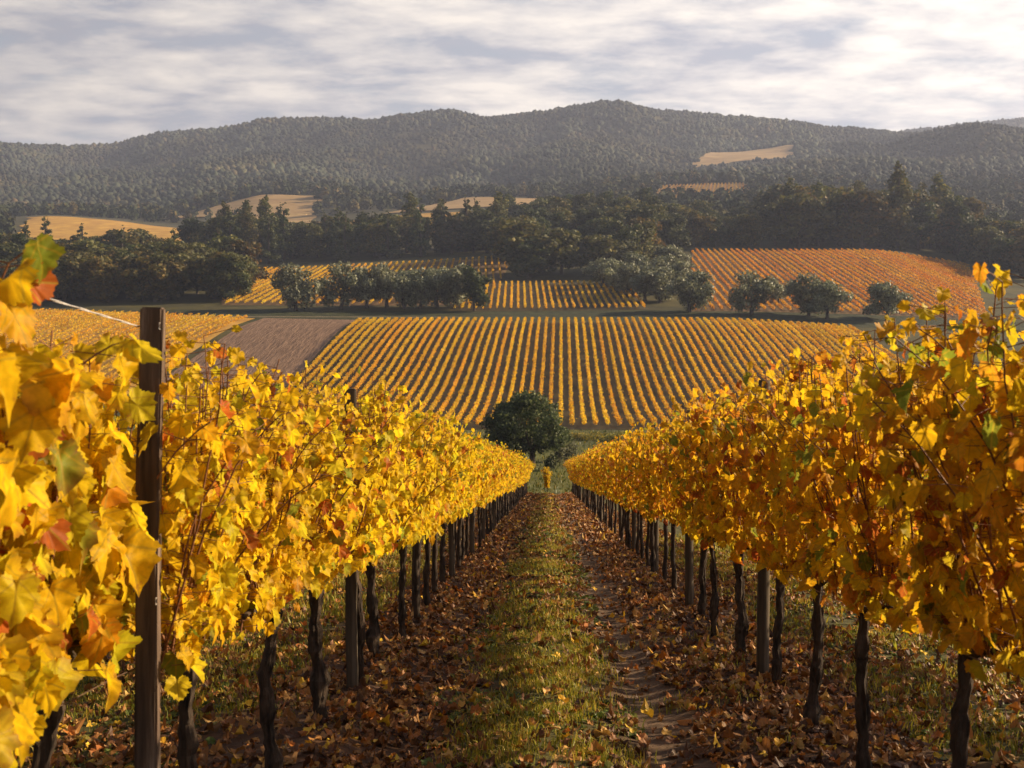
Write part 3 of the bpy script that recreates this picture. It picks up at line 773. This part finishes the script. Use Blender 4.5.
KINDS = {}
DIM = {'broad': 11.0, 'ochre': 10.5, 'evergreen': 12.5, 'conifer': 16.0, 'poplar': 17.0, 'olive': 7.0}
NAMES = {'broad': 'broadleaf_tree', 'ochre': 'broadleaf_tree', 'evergreen': 'evergreen_tree', 'conifer': 'conifer_tree', 'poplar': 'poplar_tree', 'olive': 'olive_tree'}
LOOK = {'broad': 'olive green broadleaf tree', 'ochre': 'ochre tinged broadleaf tree', 'evergreen': 'dark evergreen tree', 'conifer': 'dark pointed conifer', 'poplar': 'tall slim poplar', 'olive': 'silvery olive tree'}

def put_tree(kind, X, Y, h, label, group=None, rng=random, squeeze=1.0):
    ms = KINDS.setdefault(kind, [tree_kind(kind, 700 + 17 * k + len(kind) * 3) for k in range(3)])
    s = h / DIM[kind]
    t = thing_copy(NAMES[kind], ms[rng.randrange(3)], (X, Y, float(height(X, Y)[0]) - 0.1), rng.uniform(0, 6.28), (s * squeeze, s * squeeze, s))
    tag(t, label, 'tree', group)
    return t

def wood(where, n, pxs, ys, hs, mix, seed, mind=5.5, accept=None, squeeze=(1.1, 1.45)):
    rng = random.Random(seed); done = []; tries = 0
    while len(done) < n and tries < 4000:
        tries += 1
        px = rng.uniform(*pxs); Y = rng.uniform(*ys); X = (px - VX) / F * Y
        if accept and not accept(px, Y): continue
        if any((X - a) ** 2 + (Y - b) ** 2 < mind ** 2 for a, b in done): continue
        done.append((X, Y))
        kind = rng.choices(list(mix), list(mix.values()))[0]
        h = rng.uniform(*hs) * (DIM[kind] / 12.0 if kind in ('conifer', 'poplar') else 1.0)
        put_tree(kind, X, Y, h, '%s %s' % (LOOK[kind], where), '%ss %s' % (LOOK[kind], where), rng, rng.uniform(*squeeze))

def build_trees():
    # --- the lone tree at the foot of the slope
    rng = RS(31); X, Y = ground_at(531, 467.5)
    a = Acc(); h = 6.9; w = 8.6
    L = [((0, 0, 4.0), (1.8, 1.8, 1.6))]
    for k in range(46):
        d = norm(rng.normal(size=3)); t = rng.uniform(0.60, 0.88)
        zc = 3.7 + d[2] * 2.75 * t * (1.1 if d[2] > 0 else 0.95)
        L.append(((d[0] * 4.3 * t, d[1] * 4.1 * t, zc), (rng.uniform(.75, 1.15),) * 2 + (rng.uniform(.55, .85),)))
    crown_cards(a, L, 15000, 0.26, rng, [(0.052, 0.066, 0.022), (0.085, 0.10, 0.036), (0.15, 0.16, 0.065)], [.45, .35, .2], shell=2.8, clump=0.3)
    t = thing_copy('round_tree', [('trunk', trunk_mesh(RS(4), 6.0, 0.27, 1.5, 5, 2.4, bend=0.05)), ('crown', a.mesh('tree_crown', M['crown']))], (X, Y, float(height(X, Y)[0]) - 0.05))
    tag(t, 'round dark green tree standing alone at the foot of the vineyard path', 'tree')

    # --- olives along the grass bank
    r2 = random.Random(14)
    for px, py, h, lab in (
        (295, 311, 38, 'round silvery olive tree standing apart beside the ploughed field'),
        (690, 312, 36, 'silvery olive tree where the olive cluster meets the bank, beside the rust field'),
        (752, 315, 36, 'round grey olive tree on the bank below the rust coloured field, first after the cluster'),
        (778, 303, 19, 'small dark olive tree just behind the gap between the bank olives'),
        (808, 316, 34, 'olive tree overlapping its neighbour as the front half of a pair'),
        (826, 320, 33, 'silvery olive tree forming the second half of an overlapping pair'),
        (886, 321, 33, 'broad low olive tree last along the bank, next to the amber vines'),
    ):
        X, Y = ground_at(px, py); put_tree('olive', X, Y, 1.2 * h * Y / F, lab, None, r2, 1.15 if px > 870 else 1.0)
    for px, py, h in ((342, 309, 40), (366, 308, 36), (386, 308, 39), (404, 309, 36), (421, 309, 35), (437, 308, 37), (455, 309, 38), (474, 311, 44)):
        X, Y = ground_at(px, py)
        lab = 'dark olive tree at the outer end of the roadside olive clump' if px == 342 else 'largest dark olive tree at the end of the roadside clump, next to orange vine rows' if px == 474 else 'olive tree in the middle of the roadside clump across the bank'
        put_tree('olive' if px != 474 else 'evergreen', X, Y, 1.15 * h * Y / F, lab, 'olives in the middle of the roadside clump' if px not in (342, 474) else None, r2, 0.9 if px != 474 else 1.1)
    for px, py, h in ((604, 287, 26), (618, 292, 28), (632, 297, 30), (646, 301, 31), (660, 303, 30), (640, 283, 28), (662, 288, 30), (676, 292, 28), (622, 276, 26), (668, 275, 26)):
        X, Y = ground_at(px, py)
        put_tree('olive', X, Y, 1.15 * h * Y / F, 'silvery olive tree in the cluster spilling down from the central wood', 'olives below the central wood', r2, 1.1)

    # --- woods
    wood('in the wood behind the golden field, beside the ploughed land', 44, (10, 246), (326, 352), (11, 15), {'broad': 4, 'ochre': 4, 'evergreen': 3}, 1, 3.6, None)
    wood('in the back ranks of the wood behind the golden field', 46, (-10, 250), (358, 470), (13, 18), {'broad': 3, 'ochre': 2, 'evergreen': 4, 'conifer': 1}, 2, 6.5, lambda px, Y: Y > 352 and Y < 480 - max(0, px - 100) * 0.55)
    wood('in the tree belt between the middle field and the dry pasture', 56, (190, 512), (480, 530), (14, 20), {'evergreen': 4, 'broad': 3, 'conifer': 2, 'poplar': 2}, 3, 5.0)
    wood('in the central wood above the upper vine rows', 54, (506, 660), (372, 640), (15, 22), {'evergreen': 7, 'broad': 3}, 4, 6.5, lambda px, Y: Y > 376 + max(0, abs(px - 572) - 40) * 0.9)
    wood('behind the olives, between the central wood and the rust field', 26, (600, 705), (390, 560), (13, 18), {'broad': 4, 'ochre': 3, 'evergreen': 2}, 5, 6.5, lambda px, Y: Y > 400 + max(0, px - 650) * 1.6)
    wood('in the lower trees at the inner end of the rust field', 16, (680, 765), (474, 560), (12, 16), {'broad': 4, 'evergreen': 3, 'ochre': 2}, 16, 6.5)
    wood('in the tall tree wall above the rust coloured field', 44, (765, 960), (474, 560), (19, 27), {'broad': 4, 'evergreen': 3, 'ochre': 2, 'poplar': 2}, 6, 6.5)
    wood('in the wood beyond the corner of the rust field', 28, (925, 1045), (400, 530), (15, 20), {'broad': 4, 'ochre': 3, 'evergreen': 2}, 7, 7.5, lambda px, Y: Y > 510 - (px - 925) * 1.0)

    # --- bushes in the valley
    r3 = RS(77)
    for k, (px, py, wd, hh, lab) in enumerate((
        (566, 462, 2.2, 2.3, 'grey green bush leaning against the round lone tree'),
        (642, 447, 4.2, 1.9, 'dark green bush at the field foot behind the shaded vines'),
        (607, 462, 2.6, 1.3, 'low olive green bush in the meadow between tree and shaded row'),
        (548, 471, 1.6, 1.6, 'small dark bush right behind the slim lone vine'),
        (472, 447, 4.0, 1.2, 'low yellow green thicket between the lone tree and the sunlit row'),
        (585, 440, 5.0, 1.1, 'low golden bush patch at the bottom edge of the striped field'),
        (617, 441, 4.5, 1.2, 'yellowing bush patch beside the dark bush at the field foot'),
    )):
        X, Y = ground_at(px, py); b = Acc()
        L = [((r3.uniform(-.5, .5) * wd * .7, r3.uniform(-.4, .4) * wd, hh * r3.uniform(.3, .62)), (wd * .22, wd * .22, hh * .33)) for q in range(9)]
        crown_cards(b, L, 1700, 0.2, r3, *(G_OLIVE if k == 0 else ([(0.22, 0.17, 0.03), (0.12, 0.12, 0.03), (0.34, 0.22, 0.03)], [.4, .35, .25]) if k >= 4 else G_DARK if k in (1, 3) else G_OAK))
        st = Acc()
        for q in range(4):
            az = q * 1.6; tube(st, [(0, 0, -0.2), (math.cos(az) * wd * .12, math.sin(az) * wd * .12, hh * .3), (math.cos(az) * wd * .25, math.sin(az) * wd * .25, hh * .6)], [0.04, 0.03, 0.012], 6)
        t = thing_copy('bush', [('stem', st.mesh('bush_stem', M['tree_bark'], True)), ('foliage', b.mesh('bush_foliage', M['crown']))], (X, Y, float(height(X, Y)[0])))
        tag(t, lab, 'bush')

# ------------------------------------------------------------------ vine rows of the far fields
PAL_ROW = ([(0.80, 0.48, 0.018), (0.84, 0.56, 0.022), (0.70, 0.36, 0.018), (0.42, 0.32, 0.03), (0.46, 0.15, 0.02)], [.36, .26, .2, .1, .08])
PAL_ROW_GOLD = ([(0.78, 0.48, 0.022), (0.72, 0.40, 0.02), (0.60, 0.44, 0.03), (0.46, 0.20, 0.02)], [.4, .27, .2, .13])
PAL_ROW_RUST = ([(0.70, 0.33, 0.018), (0.78, 0.42, 0.022), (0.54, 0.22, 0.018), (0.36, 0.16, 0.02)], [.36, .26, .25, .13])

def vine_row(p0, p1, rng, pal, per_m, size, hgt, wid, label, group):
    p0 = np.array(p0, float); p1 = np.array(p1, float); Ln = np.linalg.norm(p1 - p0)
    if Ln < 3: return
    d = (p1 - p0) / Ln; sd = np.array([d[1], -d[0]])
    a = Acc(); n = int(Ln * per_m)
    t = rng.uniform(0, Ln, n); gap = vnoise(t / 2.3, t * 0 + rng.randint(999), 7)
    keep = rng.rand(n) < np.clip(gap * 2.6, 0.5, 1); t = t[keep]; n = len(t)
    o = rng.normal(0, wid * 0.45, n); xy = p0 + t[:, None] * d + o[:, None] * sd
    hz = (0.35 + 0.65 * rng.beta(2.0, 1.5, n)) * hgt * (0.85 + 0.3 * vnoise(t / 1.1, t * 0 + 3.3, 9))
    P = np.concatenate([xy, (height(xy[:, 0], xy[:, 1]) + hz)[:, None]], 1)
    nr = norm(rng.normal(size=(n, 3)) + np.array([0, 0, 0.3])); u = norm(np.cross(nr, rng.normal(size=(n, 3)))); v = np.cross(nr, u)
    s = rng.uniform(0.7, 1.3, n)[:, None] * size
    V = np.stack([P - u * s * .5, P + v * s * .42, P + u * s * .5, P - v * s * .42], 1)
    a.add(V.reshape(-1, 3), None, np.arange(n * 4).reshape(-1, 4), np.repeat(pick(pal, n, rng, 0.22), 4, 0))
    tag(obj('vine_hedge', a.mesh('vine_row_foliage', M['hedge'])), label, 'vine row', group)

def rows_in(c, k, rng, pal, per_m, size, hgt, wid, label, group, inset=0.01, bend=None):
    """k rows running from the near edge to the far edge of a four-cornered field"""
    c = np.array(c, float)
    for i in range(k):
        u = (i + 0.5) / k
        a = c[0] * (1 - u) + c[1] * u; b = c[3] * (1 - u) + c[2] * u
        e0, e1 = inset + rng.uniform(0, .006), 1 - inset - rng.uniform(0, .006)
        vine_row(a + (b - a) * e0, a + (b - a) * e1, rng, pal, per_m, size, hgt, wid, label, group)

def rows_clip(poly, d, spacing, rng, pal, per_m, size, hgt, wid, label, group):
    """parallel rows in direction d that fill a convex field"""
    c = np.array(poly, float); d = norm(np.array(d, float)); nv = np.array([-d[1], d[0]])
    o = c @ nv; k = o.min() + spacing * 0.6
    while k < o.max() - 0.3:
        ts = []
        for i in range(len(c)):
            a, b = c[i], c[(i + 1) % len(c)]; oa, ob = a @ nv - k, b @ nv - k
            if oa * ob < 0: ts.append((a + (b - a) * oa / (oa - ob)) @ d)
        if len(ts) == 2 and abs(ts[1] - ts[0]) > 12:
            t0, t1 = min(ts) + rng.uniform(.5, 1.5), max(ts) - rng.uniform(.5, 1.5)
            vine_row(nv * k + d * t0, nv * k + d * t1, rng, pal, per_m, size, hgt, wid, label, group)
        k += spacing

def build_fields():
    rng = RS(90)
    # broad striped field across the valley: rows run straight up the far slope
    dx = 0.0123
    c = [(-46.5, 161.5), (72, 161.5), (72 + dx * 110, 271.5), (-46.5 + dx * 110, 271.5)]
    patch('field_floor', c, M['field_dark'], 0.05, 90, 90, False)
    x = -45.8; k = 0
    while x < 71:
        far = 271.0 if x < 66 else 271.0 - (x - 66) * 0.5
        vine_row((x, 162.5), (x + dx * 108, far), rng, PAL_ROW if x > -30 else PAL_ROW_GOLD, 78, 0.22, 1.42, 0.30, 'long straight orange vine row in the broad striped field across the valley', 'vine rows of the broad striped field')
        x += 1.70; k += 1
    # ploughed land
    pl = [(-73, 190), (-47.5, 190), (-46.8, 279), (-71, 285)]
    patch('ploughed_field', pl, M['plough'], 0.06, 70, 60, False)
    # grass bank and farm track
    xs = np.array([(-150, 276), (140, 276), (140, 304), (-150, 304)], float)
    patch('grass_bank', xs, M['bank'], 0.03, 120, 14, False)
    patch('track', [(-85, 286.5), (-20, 287.5), (-20, 290.0), (-88, 289.5)], M['track'], 0.07, 60, 5, False)
    # golden vineyard beside the ploughed land
    gl = [(-150, 195), (-75, 195), (-73, 284), (-165, 318)]
    patch('field_floor', gl, M['field_gold'], 0.05, 50, 50, False)
    rows_in([(-135, 205), (-75.5, 205), (-73.5, 283), (-135, 304)], 28, rng, PAL_ROW_GOLD, 16, 0.32, 1.1, 0.3, 'short golden vine row beside the ploughed field, below the dark wood', 'vine rows of the golden field beside the ploughed land')
    # upper central field
    uc = [(-26, 305), (27, 305), (24, 371), (-27, 371)]
    patch('field_floor', uc, M['field_dark'], 0.06, 40, 40, False)
    rows_in([(-26, 305.5), (27, 305.5), (26, 368), (-28, 368)], 28, rng, PAL_ROW, 30, 0.32, 1.3, 0.30, 'orange vine row in the small upper field between olives and central wood', 'vine rows of the small upper field')
    # middle field behind the olive clump
    mf = [ground_at(222, 306), ground_at(486, 306), ground_at(514, 258), ground_at(226, 270)]
    patch('field_floor', mf, M['field_rust'], 0.05, 60, 50, False)
    c = np.array(mf); 
    rd = np.array(ground_at(380, 268)) - np.array(ground_at(348, 298))
    rows_clip(mf, rd, 2.5, rng, PAL_ROW_GOLD, 20, 0.36, 1.25, 0.30, 'golden vine row in the middle field behind the roadside olives', 'vine rows of the middle field')
    # rust field
    rf = [ground_at(690, 312), ground_at(990, 321), ground_at(968, 265), ground_at(692, 251)]
    patch('field_floor', rf, M['field_rust'], 0.06, 60, 50, False)
    c = np.array(rf)
    rd = np.array(ground_at(708, 258)) - np.array(ground_at(748, 303))
    rows_clip(rf, rd, 2.3, rng, PAL_ROW_RUST, 22, 0.36, 1.25, 0.30, 'rust orange vine row in the sloping field below the tree wall', 'vine rows of the rust coloured field')
    # golden fields and pastures further up the valley
    patch('golden_field', [ground_at(15, 240), ground_at(200, 243.5), ground_at(186, 229), ground_at(30, 218)], M['field_gold'], 0.5, 40, 40, False, ragged=16)
    patch('golden_field', [ground_at(200, 240), ground_at(500, 237), ground_at(470, 212), ground_at(320, 225)], M['field_gold'], 0.4, 40, 40, False, ragged=16)
    patch('pasture', [ground_at(160, 219), ground_at(316, 223.5), ground_at(316, 197), ground_at(262, 196)], M['pasture'], 0.8, 40, 40, False, ragged=22)
    patch('pasture', [ground_at(372, 216), ground_at(600, 206), ground_at(590, 198), ground_at(470, 198)], M['pasture'], 0.8, 40, 30, False, ragged=22)
    patch('pasture', [(185, 1420), (315, 1440), (345, 1600), (225, 1600)], M['pasture'], 1.5, 40, 40, False, ragged=30)
    dv = [ground_at(648, 200.5), ground_at(752, 200), ground_at(748, 184.5), ground_at(662, 187)]
    patch('field_floor', dv, M['pasture'], 0.5, 40, 40, False)
    rows_in(dv, 25, rng, ([(0.46, 0.28, 0.06), (0.38, 0.22, 0.05), (0.30, 0.16, 0.04)], [.4, .35, .25]), 7, 0.9, 1.9, 0.5, 'faint orange vine row in the small far field above the central wood', 'vine rows of the small far field')

# ------------------------------------------------------------------ hill woodland (one mass)
def inside(P, c):
    r = np.ones(len(P), bool)
    for k in range(4):
        a = c[k]; b = c[(k + 1) % 4]
        r &= ((b[0] - a[0]) * (P[:, 1] - a[1]) - (b[1] - a[1]) * (P[:, 0] - a[0])) > 0
    return r

def icosphere():
    import bmesh
    bm = bmesh.new(); bmesh.ops.create_icosphere(bm, subdivisions=1, radius=1.0)
    V = np.array([v.co[:] for v in bm.verts]); T = np.array([[v.index for v in f.verts] for f in bm.faces]); bm.free()
    return V, T

def build_woodland():
    rng = RS(120)
    def sample(n, y0, y1, s0=-0.62, s1=0.6):
        Y = np.sqrt(rng.uniform(y0 ** 2, y1 ** 2, n)); X = rng.uniform(s0, s1, n) * Y
        P = np.stack([X, Y], -1); k = np.ones(n, bool)
        for c in FIELDS: k &= ~inside(P, c)
        return P[k]
    a = Acc()
    # nearer hillside: small crowns of leaf clumps
    P = sample(2600, 560, 1050)
    px = VX + F * P[:, 0] / P[:, 1]
    cut = (px > 600) | (P[:, 1] > 880) | (px < 10)
    P = P[cut]; n = len(P)
    Z = height(P[:, 0], P[:, 1])
    q = 70
    C0 = np.concatenate([P, Z[:, None]], 1)
    hh = rng.uniform(7, 12, n); ww = rng.uniform(6, 9.5, n)
    d = norm(rng.normal(size=(n, q, 3))); lob = 1 + 0.35 * np.sin(d[..., 0] * rng.uniform(2, 5, (n, 1)) + rng.uniform(0, 6, (n, 1))) * np.sin(d[..., 1] * 4 + rng.uniform(0, 6, (n, 1)))
    Q = C0[:, None, :] + d * lob[..., None] * np.stack([ww / 2, ww / 2, hh / 2], -1)[:, None, :] * rng.uniform(.75, 1.0, (n, q, 1)) + np.stack([0 * hh, 0 * hh, hh * .5], -1)[:, None, :]
    Q = Q.reshape(-1, 3); m = len(Q)
    nr = norm(d.reshape(-1, 3) * 0.9 + rng.normal(size=(m, 3)) * 0.5); u = norm(np.cross(nr, rng.normal(size=(m, 3)))); v = np.cross(nr, u)
    s = rng.uniform(.9, 1.9, m)[:, None]
    V = np.stack([Q - u * s, Q + v * s * .75, Q + u * s, Q - v * s * .75], 1)
    base = np.array([(0.04, 0.046, 0.018), (0.03, 0.038, 0.016), (0.065, 0.058, 0.022), (0.09, 0.068, 0.024)])[rng.choice(4, n, p=[.4, .3, .2, .1])] * rng.uniform(.75, 1.3, (n, 1))
    col = np.repeat(base, q, 0) * rng.uniform(.8, 1.2, (m, 1))
    a.add(V.reshape(-1, 3), None, np.arange(m * 4).reshape(-1, 4), np.repeat(col, 4, 0))
    # far hills: lumpy crowns
    IV, IT = icosphere(); kv = len(IV)
    P = np.concatenate([sample(36000, 1000, 1700), sample(26000, 1650, 2080), sample(8000, 2300, 2850, 0.2, 0.6)]); n = len(P)
    Z = height(P[:, 0], P[:, 1])
    big = vnoise(P[:, 0] / 90, P[:, 1] / 120, 15)
    R_ = (1.5 + 2.3 * rng.rand(n) ** 1.5) * (0.7 + 0.6 * big); H_ = R_ * rng.uniform(0.8, 1.5, n)
    jit = 1 + 0.28 * rng.uniform(-1, 1, (n, kv, 1))
    V = IV[None] * jit * np.stack([R_, R_, H_], -1)[:, None, :] + np.stack([P[:, 0], P[:, 1], Z + H_ * .65], -1)[:, None, :]
    T = (IT[None] + (np.arange(n) * kv)[:, None, None]).reshape(-1, 3)
    base = np.array([(0.035, 0.040, 0.026), (0.029, 0.035, 0.022), (0.044, 0.044, 0.027), (0.058, 0.048, 0.028)])[rng.choice(4, n, p=[.45, .33, .17, .05])] * rng.uniform(.8, 1.22, (n, 1)); autumn = (vnoise(P[:, 0] / 70, P[:, 1] / 110, 23) > 0.66)[:, None]; base = np.where(autumn, base * np.array([1.3, 1.12, 0.95]), base) * (0.45 + 0.75 * big[:, None] + 0.6 * vnoise(P[:, 0] / 330, P[:, 1] / 330, 19)[:, None] ** 2)
    col = np.repeat(base, kv, 0) * rng.uniform(.88, 1.12, (n * kv, 1))
    a.add(V.reshape(-1, 3), T, None, col)
    tag(obj('forest', a.mesh('forest', M['wood_mass'], True)), 'dense mixed woodland covering the hazy hills above the valley', 'forest', None, 'stuff')

# ------------------------------------------------------------------ air, sky, light, camera
def build_air():
    me = bpy.data.meshes.new('haze')
    x, y0, y1, z0, z1 = 9000, -60, 3800, -60, 640
    v = [(-x, y0, z0), (x, y0, z0), (x, y1, z0), (-x, y1, z0), (-x, y0, z1), (x, y0, z1), (x, y1, z1), (-x, y1, z1)]
    me.from_pydata(v, [], [(0, 3, 2, 1), (4, 5, 6, 7), (0, 1, 5, 4), (1, 2, 6, 5), (2, 3, 7, 6), (3, 0, 4, 7)])
    m, nt, ns, L = new_mat('valley haze')
    out = node(ns, 'ShaderNodeOutputMaterial'); pv = node(ns, 'ShaderNodeVolumePrincipled')
    pv.inputs['Color'].default_value = (0.64, 0.72, 1.0, 1); pv.inputs['Density'].default_value = 0.00016; pv.inputs['Anisotropy'].default_value = 0.15
    L.new(pv.outputs[0], out.inputs['Volume']); me.materials.append(m)
    tag(obj('haze', me), 'thin blue autumn haze filling the valley air', 'haze', None, 'stuff')

def build_sky():
    w = bpy.data.worlds.new('World'); sc.world = w; w.use_nodes = True
    nt = w.node_tree; ns = nt.nodes; L = nt.links; ns.clear()
    out = node(ns, 'ShaderNodeOutputWorld'); bg = node(ns, 'ShaderNodeBackground'); bg.inputs['Strength'].default_value = 0.05
    sky = node(ns, 'ShaderNodeTexSky', sky_type='NISHITA', sun_disc=False)
    sky.sun_elevation = R(SUN_EL); sky.sun_rotation = R(SUN_AZ); sky.air_density = 1.2; sky.dust_density = 1.5
    tc = node(ns, 'ShaderNodeTexCoord'); sp = node(ns, 'ShaderNodeSeparateXYZ'); L.new(tc.outputs['Generated'], sp.inputs[0])
    zz = node(ns, 'ShaderNodeMath', operation='ADD'); zz.inputs[1].default_value = 0.13; L.new(sp.outputs['Z'], zz.inputs[0])
    mz = node(ns, 'ShaderNodeMath', operation='MAXIMUM'); mz.inputs[1].default_value = 0.03; L.new(zz.outputs[0], mz.inputs[0])
    dx = node(ns, 'ShaderNodeMath', operation='DIVIDE'); L.new(sp.outputs['X'], dx.inputs[0]); L.new(mz.outputs[0], dx.inputs[1])
    dy = node(ns, 'ShaderNodeMath', operation='DIVIDE'); L.new(sp.outputs['Y'], dy.inputs[0]); L.new(mz.outputs[0], dy.inputs[1])
    cb = node(ns, 'ShaderNodeCombineXYZ'); L.new(dx.outputs[0], cb.inputs[0]); L.new(dy.outputs[0], cb.inputs[1])
    mp = node(ns, 'ShaderNodeMapping'); mp.inputs['Rotation'].default_value = (0, 0, R(14)); mp.inputs['Scale'].default_value = (1.0, 1.35, 1); mp.inputs['Location'].default_value = (1.7, 0.4, 0)
    L.new(cb.outputs[0], mp.inputs['Vector'])
    nz = node(ns, 'ShaderNodeTexNoise'); nz.inputs['Scale'].default_value = 3.6; nz.inputs['Detail'].default_value = 9; nz.inputs['Roughness'].default_value = 0.6; nz.inputs['Distortion'].default_value = 0.2
    L.new(mp.outputs[0], nz.inputs['Vector'])
    n2 = node(ns, 'ShaderNodeTexNoise'); n2.inputs['Scale'].default_value = 1.3; n2.inputs['Detail'].default_value = 3
    L.new(mp.outputs[0], n2.inputs['Vector'])
    cover = node(ns, 'ShaderNodeMapRange'); cover.inputs['From Min'].default_value = 0.30; cover.inputs['From Max'].default_value = 0.47; L.new(nz.outputs['Fac'], cover.inputs['Value'])
    up = node(ns, 'ShaderNodeMapRange'); up.inputs['From Min'].default_value = 0.32; up.inputs['From Max'].default_value = 0.5; up.inputs['To Min'].default_value = 1.0; up.inputs['To Max'].default_value = 0.0; L.new(sp.outputs['Z'], up.inputs['Value'])
    cover.inputs['To Min'].default_value = 0.62
    cv = node(ns, 'ShaderNodeMath', operation='MULTIPLY'); L.new(cover.outputs[0], cv.inputs[0]); L.new(up.outputs[0], cv.inputs[1])
    m2 = node(ns, 'ShaderNodeMapping'); m2.inputs['Rotation'].default_value = (0, 0, R(-8)); m2.inputs['Scale'].default_value = (1.0, 1.5, 1); L.new(cb.outputs[0], m2.inputs['Vector'])
    n4 = node(ns, 'ShaderNodeTexNoise'); n4.inputs['Scale'].default_value = 7.5; n4.inputs['Detail'].default_value = 6; n4.inputs['Roughness'].default_value = 0.6; L.new(m2.outputs[0], n4.inputs['Vector'])
    rip = node(ns, 'ShaderNodeMath', operation='MULTIPLY_ADD'); rip.inputs[1].default_value = 0.6; rip.inputs[2].default_value = -0.30; L.new(n4.outputs['Fac'], rip.inputs[0])
    s0 = node(ns, 'ShaderNodeMath', operation='ADD'); L.new(nz.outputs['Fac'], s0.inputs[0]); L.new(rip.outputs[0], s0.inputs[1])
    sh = node(ns, 'ShaderNodeMath', operation='ADD'); L.new(s0.outputs[0], sh.inputs[0]); L.new(n2.outputs['Fac'], sh.inputs[1])
    cr = node(ns, 'ShaderNodeMapRange', data_type='FLOAT'); cr.inputs['From Min'].default_value = 0.82; cr.inputs['From Max'].default_value = 1.22; L.new(sh.outputs[0], cr.inputs['Value'])
    cc = node(ns, 'ShaderNodeMix', data_type='RGBA'); cc.inputs['A'].default_value = (4.2, 4.3, 4.9, 1); cc.inputs['B'].default_value = (10.2, 9.2, 8.1, 1)
    L.new(cr.outputs[0], cc.inputs['Factor'])
    # clouds towards the sun are brighter
    sd = (math.sin(R(SUN_AZ)), math.cos(R(SUN_AZ)), 0.3)
    dt = node(ns, 'ShaderNodeVectorMath', operation='DOT_PRODUCT'); dt.inputs[1].default_value = sd; L.new(tc.outputs['Generated'], dt.inputs[0])
    gl = node(ns, 'ShaderNodeMapRange'); gl.inputs['From Min'].default_value = -0.65; gl.inputs['From Max'].default_value = 0.9; gl.inputs['To Min'].default_value = 0.3; gl.inputs['To Max'].default_value = 1.28
    L.new(dt.outputs['Value'], gl.inputs['Value'])
    sc_ = node(ns, 'ShaderNodeVectorMath', operation='SCALE'); L.new(cc.outputs['Result'], sc_.inputs[0]); L.new(gl.outputs[0], sc_.inputs['Scale'])
    mx = node(ns, 'ShaderNodeMix', data_type='RGBA'); L.new(cv.outputs[0], mx.inputs['Factor']); L.new(sky.outputs[0], mx.inputs['A']); L.new(sc_.outputs[0], mx.inputs['B'])
    L.new(mx.outputs['Result'], bg.inputs['Color']); L.new(bg.outputs[0], out.inputs['Surface'])
    # sun
    ld = bpy.data.lights.new('sun', 'SUN'); ld.energy = 5.0; ld.angle = R(0.6); ld.color = (1.0, 0.79, 0.52)
    o = bpy.data.objects.new('sun', ld); link(o)
    from mathutils import Vector
    d = Vector((math.sin(R(SUN_AZ)) * math.cos(R(SUN_EL)), math.cos(R(SUN_AZ)) * math.cos(R(SUN_EL)), math.sin(R(SUN_EL))))
    o.rotation_euler = d.to_track_quat('Z', 'Y').to_euler(); o.location = (40, 10, 40)

def build_camera():
    cd = bpy.data.cameras.new('camera'); cd.sensor_width = 36.0; cd.lens = 36.0 * F / 1024.0
    cd.shift_x = (512 - VX) / 1024.0; cd.shift_y = (HY - 384) / 1024.0
    cd.clip_start = 0.05; cd.clip_end = 20000
    cd.dof.use_dof = True; cd.dof.focus_distance = 11.0; cd.dof.aperture_fstop = 6.3
    o = bpy.data.objects.new('camera', cd); link(o)
    o.location = (0, 0, EYE); o.rotation_euler = (R(90), 0, 0)
    sc.camera = o

build_camera(); build_sky()
build_ground(); build_near_soil(); build_fields()
build_vines(); build_posts(); build_litter(); build_grass()
build_trees(); build_woodland(); build_air()

sc.render.engine = 'CYCLES'
sc.cycles.use_denoising = True
sc.cycles.max_bounces = 8; sc.cycles.diffuse_bounces = 4; sc.cycles.transmission_bounces = 6; sc.cycles.glossy_bounces = 2; sc.cycles.volume_bounces = 0
sc.cycles.sample_clamp_indirect = 8.0
vs = sc.view_settings
sc.display_settings.display_device = 'sRGB'
vs.view_transform = 'Standard'; vs.look = 'None'; vs.exposure = 1.3; vs.gamma = 1.0; vs.use_curve_mapping = False
